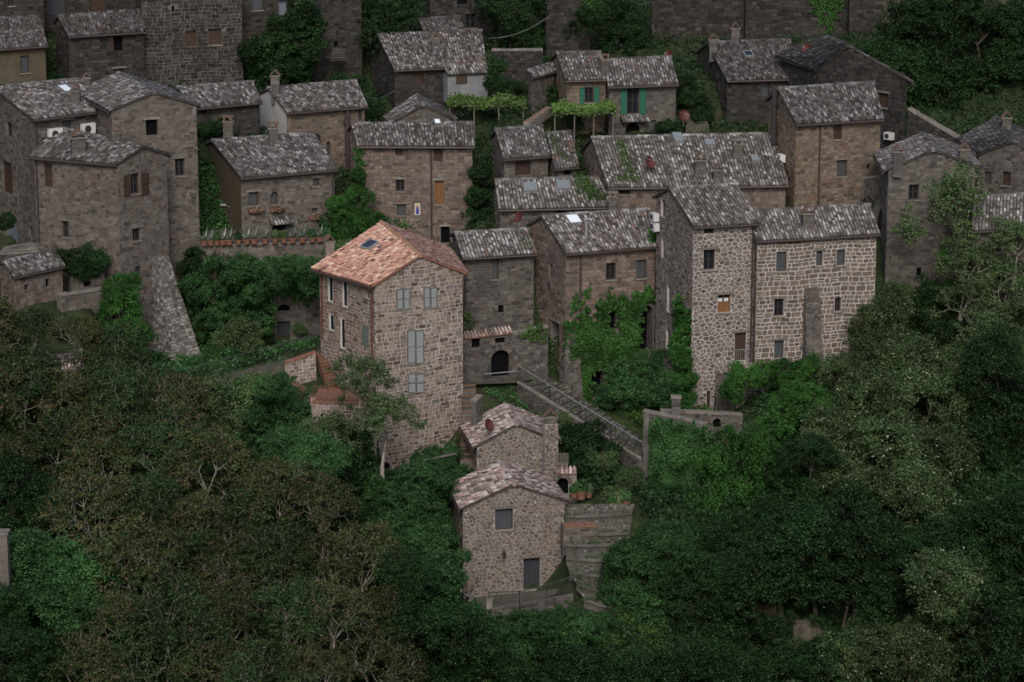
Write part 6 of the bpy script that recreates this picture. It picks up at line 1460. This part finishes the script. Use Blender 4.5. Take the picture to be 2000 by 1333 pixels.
plants('light', [(1900, 600, 2, 2.4), (1960, 560, 3, 2.2), (1880, 520, 3.5, 1.9), (1985, 470, 3.5, 1.8), (1930, 660, 0, 2.2)], 'loose light green tree before the brick-fronted house', 'light trees on the right')
plant('sparse', 1850, 430, 5, 2.6, 'tall sparse tree with thin leafage before the gabled grey house', None, hs=.95)
plant('bushivy', 1846, 500, 4.6, .5, 'narrow ivy sleeve round the upper stem of the tall sparse tree', 'ivy sleeves on the tall sparse tree', hs=2.0)
plant('bushivy', 1850, 570, 4.3, .75, 'wider ivy sleeve round the lower stem of the tall sparse tree', 'ivy sleeves on the tall sparse tree', hs=1.8)
plants('dark', jit([(1960, 700), (1930, 780), (2000, 800), (1900, 850), (1980, 900), (1910, 960)], -4, 2.6), 'dark tree at the right edge below the brick-fronted house', 'dark trees at the right edge')
plants('bushdark', [(1930, 610, 3, .9), (1985, 615, 3, .9), (1840, 640, 2.5, 1.2), (1800, 600, 3.5, 1.0), (1820, 560, 4, 1.0)], 'dark bush at the foot of the right-hand houses', 'bushes at the right-hand houses')
# upper dark slopes
GU = 'dark trees of the upper slopes'
plants('dark', jit([(1840, 250), (1900, 220), (1880, 160), (1960, 180), (1820, 180), (1940, 250), (1980, 120), (1860, 90), (1930, 60), (1800, 60), (1990, 40), (1850, 20), (1760, 110), (1800, 230), (1790, 140), (1830, 300), (1880, 290), (1930, 290)], 33, 2.9, 12), 'dark tree on the wooded slope in the top right corner', GU)
plants('dark', jit([(1150, 60), (1210, 40), (1230, 90), (1160, 20), (1000, 60), (1030, 100), (990, 20), (760, 40), (740, 10)], 40, 2.2, 8), 'dark tree between the dim upper houses', GU)
plants('bushdark', jit([(500, 120), (530, 90), (560, 60), (590, 30), (545, 130), (590, 110), (570, 150), (600, 70), (510, 160), (495, 90)], 35, 1.5, 6), 'dark green creeper bush on the bank above the white-gabled house', 'creeper bushes above the white-gabled house')
plants('bushdark', jit([(300, 170), (105, 165), (90, 150), (700, 160), (660, 160), (1000, 170), (960, 160), (1070, 180), (975, 125), (1270, 130), (1300, 150), (1340, 165)], 31, 1.0, 4), 'small dark bush between the upper houses', 'small bushes between the upper houses')
plants('bushdark', [(1365, 200, 29, 1.0), (1370, 225, 28, .9), (1345, 190, 30, .8), (1310, 250, 25, .8), (1120, 235, 26, .7), (1295, 245, 26, .6), (965, 230, 27, .9), (730, 210, 29, .9), (690, 180, 28, .8), (425, 245, 18.5, .7), (395, 250, 18.4, .6)], 'dim bush beside the upper garden steps and cottages', 'bushes beside the cottages')
# ivy on walls
def inpoly(x, y, poly):
    c = np.zeros(len(x), bool); n = len(poly)
    for i in range(n):
        x0, y0 = poly[i]; x1, y1 = poly[(i + 1) % n]
        m = ((y0 > y) != (y1 > y)); c ^= m & (x < (x1 - x0) * (y - y0) / ((y1 - y0) + 1e-9) + x0)
    return c
def ivy(label, f, poly, dens=230, thick=.28, size=.13, m='lf_ivy', holes=(), name='ivy', group=None):
    xs_ = [p[0] for p in poly]; ys_ = [p[1] for p in poly]; o = np.array(f.A); n = np.array(f.n); up = np.array([0, 0, 1.])
    A_ = (max(xs_) - min(xs_)) * (max(ys_) - min(ys_)) / 34 ** 2 / max(.25, abs(n[1])); N_ = int(A_ * dens)
    x = rng.uniform(min(xs_), max(xs_), N_); y = rng.uniform(min(ys_), max(ys_), N_)
    # wavering outline
    xx = x + 5 * np.sin(y * .31) + 3 * np.sin(y * .8 + x * .2); yy = y + 6 * np.sin(x * .27) + 4 * np.sin(x * .71)
    k_ = inpoly(xx, yy, poly)
    for h in holes: k_ &= ~inpoly(xx, yy, h)
    x, y = x[k_], y[k_]
    P = np.array([tuple(UPL(a, b, f.A, f.n)) for a, b in zip(x, y)])
    lump = .5 + .5 * np.sin(P[:, 2] * 2.6 + 1.3 * np.sin(P[:, 0] * 3)) * np.sin(P[:, 0] * 2.2 + P[:, 1] * 1.7)
    P = P + n * (.05 + (thick * lump + .05) * rng.random(len(P)) ** .6)[:, None]
    nr = n * .8 + up * .35 + rng.normal(0, .42, (len(P), 3)); tint = np.clip(rng.normal(.45, .2, len(P)) + .25 * (lump - .5), 0, 1)
    V, t = leaf_quads(P, nr, rng.uniform(.6, 1.3, len(P)) * size, asp=.5, tint=tint)
    o_ = npmesh(name, V, 4, t, M[m]); setp(o_, label, 'ivy', group); return o_
f5 = Face(h5.F.P(0, 0, 0), h5.F.P(h5.F.w, 0, 0), h5.F.A.z, h5.F.top)
ivy('big ragged sheet of ivy on the lower half of the skylight house', h5.F, [(1128, 620), (1142, 600), (1160, 640), (1165, 590), (1180, 588), (1188, 565), (1196, 590), (1207, 572), (1222, 585), (1240, 572), (1262, 565), (1270, 556), (1274, 580), (1258, 592), (1248, 620), (1246, 690), (1250, 790), (1110, 790), (1108, 690), (1120, 660)],
    dens=620, thick=.45, size=.145, holes=[[(1186, 604), (1206, 604), (1206, 646), (1186, 646)], [(1150, 722), (1182, 722), (1182, 776), (1150, 776)]])
ivy('small ivy sprigs either side of the downpipe on the skylight house', h5.F, [(1114, 585), (1126, 580), (1138, 588), (1140, 565), (1154, 560), (1152, 580), (1138, 592), (1128, 600), (1120, 615), (1112, 610)], dens=260, thick=.1)
ivy('patchy ivy on the buttress corner of the skylight house', h5.F, [(1098, 625), (1124, 620), (1122, 660), (1112, 680), (1108, 740), (1100, 700), (1098, 650)], dens=300, thick=.35)
ivy('tall pointed column of ivy on the side corner of the tower house', h6.L, [(1333, 575), (1338, 590), (1340, 620), (1352, 600), (1354, 800), (1318, 800), (1318, 680), (1322, 620)], dens=560, thick=.4)
ivy('ivy blanket covering the ruined wall beside the stepped ramp', rwf, [(1268, 824), (1290, 812), (1330, 826), (1380, 834), (1384, 1030), (1270, 1030)], dens=620, thick=.9, size=.14, m='lf_ivydark')
ivy('ivy climbing beneath the eave on the left corner of the wide stone house', h11.F, [(692, 284), (708, 286), (712, 330), (714, 400), (690, 400), (696, 330)], dens=330, thick=.35)
ivy('thin ivy around the lower windows of the wide stone house', h11.F, [(765, 440), (772, 428), (800, 432), (835, 436), (835, 442), (795, 442), (780, 470), (765, 470)], dens=90, thick=.08)
ivy('creeper covering the retaining wall below the potted plants', wtf, [(540, 500), (625, 500), (625, 560), (605, 590), (575, 588), (560, 575), (530, 580), (515, 620), (400, 640), (395, 500), (470, 510)], dens=330, thick=.6, m='lf_green')
ivy('dark ivy hanging down the middle of the high top wall', [o for o in [Face(U(1455, 92, 45), U(1655, 88, 45), U(1455, 92, 45).z - 3, [(0, 9), (6, 9)])]][0], [(1578, -10), (1655, -10), (1640, 20), (1628, 50), (1622, 95), (1614, 95), (1612, 50), (1590, 30)], dens=260, thick=.3)
ivy('dark ivy climbing the upper bank left of the rock-like tower', Face(U(560, 150, 37), U(640, 150, 37.5), U(560, 150, 37).z - 2, [(0, 9), (3, 9)]), [(590, -10), (612, -10), (618, 60), (612, 120), (560, 150), (500, 150), (540, 60)], dens=300, thick=.6)
ivy('dark ivy on the slanting edge of the black-windowed house', h24f.F, [(1130, -10), (1160, -10), (1186, 30), (1190, 100), (1180, 100), (1160, 40)], dens=300, thick=.4)
ivy('green tuft growing beneath the tower air conditioners', h5.F, [(1265, 448), (1282, 450), (1286, 490), (1274, 488), (1266, 470)], dens=420, thick=.3)
ivy('sprigs hanging on the wall beside the tall grey link house', h4.F, [(905, 610), (922, 612), (924, 650), (905, 652)], dens=160, thick=.3, m='lf_grass')
ivy('ivy fringe over the mossy wall right of the arched doorway', Face(A2, B2, A2.z - 1, [(0, 9), (2, 9)]), [(1010, 650), (1040, 634), (1066, 640), (1064, 665), (1030, 668)], dens=200, thick=.3, m='lf_grass')
# moss and grass on roofs
def roofgreen(label, patch, poly, dens=260, size=.09, m='lf_grass', tall=.18):
    xs_ = [p[0] for p in poly]; ys_ = [p[1] for p in poly]; N_ = int((max(xs_) - min(xs_)) * (max(ys_) - min(ys_)) / 30 ** 2 * dens * 1.8)
    x = rng.uniform(min(xs_), max(xs_), N_); y = rng.uniform(min(ys_), max(ys_), N_); k_ = inpoly(x + 4 * np.sin(y * .6), y + 4 * np.sin(x * .5), poly); x, y = x[k_], y[k_]
    P = np.array([tuple(patch.at(a, b)) for a, b in zip(x, y)]) + np.array(patch.n) * (.05 + rng.random((len(x), 1)) * tall)
    V, t = leaf_quads(P, rng.normal(0, .8, (len(P), 3)) + np.array([0, -.8, .3]), rng.uniform(.6, 1.5, len(P)) * size, asp=.25); o_ = npmesh('roof_grass', V, 4, t, M[m]); setp(o_, label, kind='stuff')
roofgreen('grass growing over the right end of the two-skylight roof', h22b.p, [(1118, 344), (1128, 340), (1150, 352), (1186, 385), (1180, 398), (1150, 392), (1130, 378)], dens=420)
roofgreen('grass strip down the widest weathered roof', h21.p, [(1203, 270), (1214, 268), (1230, 310), (1242, 335), (1250, 358), (1192, 360), (1205, 350), (1222, 340), (1210, 310)], dens=260)
roofgreen('moss at the upper edge of the stepped roof', h22c.p, [(1040, 255), (1062, 262), (1100, 320), (1112, 322), (1090, 290), (1076, 262)], dens=200)
roofgreen('moss on the right end of the link house roof', h4.p, [(1015, 468), (1034, 468), (1038, 486), (1022, 480)], dens=200)
# undergrowth over the slope: tufts that nobody could count
def undergrowth(label, x0, x1, y0, y1, n, m, size=.13, tall=.45, thr=.0, name='undergrowth'):
    excl = [[(1005, 735), (1075, 730), (1275, 850), (1260, 915)], [(900, 1040), (1095, 975), (1250, 975), (1240, 1100), (1200, 1215), (950, 1215), (900, 1178)], [(900, 735), (1070, 720), (1060, 755), (900, 765)], [(550, 690), (700, 690), (700, 790), (600, 800)], [(345, 762), (622, 680), (630, 692), (345, 778)], [(892, 745), (940, 745), (935, 915), (892, 915)], [(515, 600), (600, 600), (600, 680), (515, 680)]]
    X = rng.uniform(x0, x1, n); Y_ = rng.uniform(y0, y1, n)
    if thr: s_ = np.sin(X * .55 + 1.7 * np.sin(Y_ * .4)) + np.sin(Y_ * .7 + X * .3); k_ = s_ > thr; X, Y_ = X[k_], Y_[k_]
    Z = np.concatenate([ground_z(X[i:i + 3000], Y_[i:i + 3000]) for i in range(0, len(X), 3000)])
    if excl:
        A_ = Y_ - CAM.y; H_ = Z - CAM.z; dep = A_ * FWD.y + H_ * FWD.z; PX = 1000 + FOC * X / dep; PY = 666.5 - FOC * (A_ * UPV.y + H_ * UPV.z) / dep
        k_ = np.ones(len(X), bool)
        for q in excl: k_ &= ~inpoly(PX, PY, q)
        X, Y_, Z = X[k_], Y_[k_], Z[k_]
    lump = .5 + .5 * np.sin(X * 1.9 + np.sin(Y_ * 2.3)) * np.sin(Y_ * 1.6 + X * .7)
    P = np.stack([X, Y_, Z + .05 + tall * (.3 + lump) * rng.random(len(X))], 1)
    V, t = leaf_quads(P, rng.normal(0, .55, (len(P), 3)) + np.array([0, -.35, .7]), rng.uniform(.6, 1.4, len(P)) * size, asp=.45, tint=np.clip(rng.normal(.4, .2, len(P)) + .3 * (lump - .5), 0, 1))
    o_ = npmesh(name, V, 4, t, M[m]); setp(o_, label, kind='stuff')
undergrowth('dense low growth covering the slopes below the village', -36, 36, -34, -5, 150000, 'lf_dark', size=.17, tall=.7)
undergrowth('green growth on the banks between the lower houses', -22, 34, -9, 6, 70000, 'lf_green', size=.12, tall=.35, thr=-.6)
undergrowth('bright grass of the bank below the curved railing', -4, 8, -24, -16.6, 26000, 'lf_vine', size=.09, tall=.25, name='grass')
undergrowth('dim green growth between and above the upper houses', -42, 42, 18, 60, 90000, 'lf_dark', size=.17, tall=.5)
undergrowth('green growth on the bank left of the terracotta-roofed house', -21, -10, 2, 17, 40000, 'lf_green', size=.13, tall=.5)
undergrowth('sparse weeds round the left and middle houses', -30, 14, 4, 24, 50000, 'lf_dark', size=.12, tall=.3)
undergrowth('tall grass of the hollow under the ivy house', 4, 11, -3.2, 2.2, 16000, 'lf_grass', size=.12, tall=.4, name='grass')
# weeds in the joints of the garden steps and the ramp
def weeds(label, quads, n, m='lf_grass', size=.07):
    P = []
    for (a, b) in quads:
        for _ in range(n):
            t = random.random(); p = a.lerp(b, t); 
            for _ in range(7): P.append((p.x + random.gauss(0, .07), p.y + random.gauss(0, .07), p.z + random.uniform(.02, .2)))
    P = np.array(P); V, t = leaf_quads(P, rng.normal(0, .7, (len(P), 3)) + np.array([0, -.5, .5]), rng.uniform(.6, 1.5, len(P)) * size, asp=.35); o_ = npmesh('weeds', V, 4, t, M[m]); setp(o_, label, kind='stuff')
weeds('weeds growing in the joints of the garden steps', [(U(*b[:3]) + Vector((0, -.1, .25)), U(*b[3:]) + Vector((0, -.1, .25))) for b in Ls[1:]] + [(U(*Ls[0][:3]), U(*Ls[-1][:3]))], 26)
weeds('weeds along both sides of the stepped ramp', [(U(1068, 742, 3.4), U(1262, 858, -4.0)), (U(1040, 745, 2.5), U(1257, 878, -5.3)), (U(1016, 750, 1.6), U(1250, 896, -6.5))], 60)
# square pillar at the left edge
P = U(6, 1100, -22.5); root = empty('stone_pillar', (P.x, P.y, P.z - 3), 'square pale pillar cut by the left edge among green trees', 'pillar'); mb = MB(); mb.cbox((P.x, P.y, P.z - 3), .6, .6, z_at(P, 1042) - P.z + 3); mb.build('shaft', M['mo_tan'], root)
mb = MB(); mb.cbox((P.x, P.y, z_at(P, 1042) + .002), .72, .72, .12); mb.build('pillar_cap', M['stone_trim'], root)
# round drain opening at the foot of the red-roofed house
q = face_pt(h3.F, 748, 909, .05); root = empty('drain_pipe', q, 'round dark drain opening at the foot of the terracotta-roofed house', 'drain'); mb = MB(); mb.tube(q - h3.F.n * .1, q + h3.F.n * .25, .30, n=14); mb.build('pipe_ring', M['stone_trim'], root); mb = MB(); mb.tube(q + h3.F.n * .24, q + h3.F.n * .262, .24, n=14); mb.build('pipe_mouth', M['void'], root)
chimney(h3.o, h3.p.at(643, 498), .55, .5, .75, .3, 'gable', 'st_red')
chimney(h3.o, h3.pb.at(853, 484), .3, .3, .25, .3, 'pots', 'brick', down=.2)
skylight(h3.p, h3.o, 708, 476, 738, 488, False)
for o in bpy.data.objects:
    if 'label' in o and len(o['label'].replace('-', ' ').split()) > 16: print('LONG', o['label'])
print('OBJECTS', len(bpy.data.objects), 'TRIS', sum(len(m.loops) - 2 * len(m.polygons) for m in bpy.data.meshes if m.users))
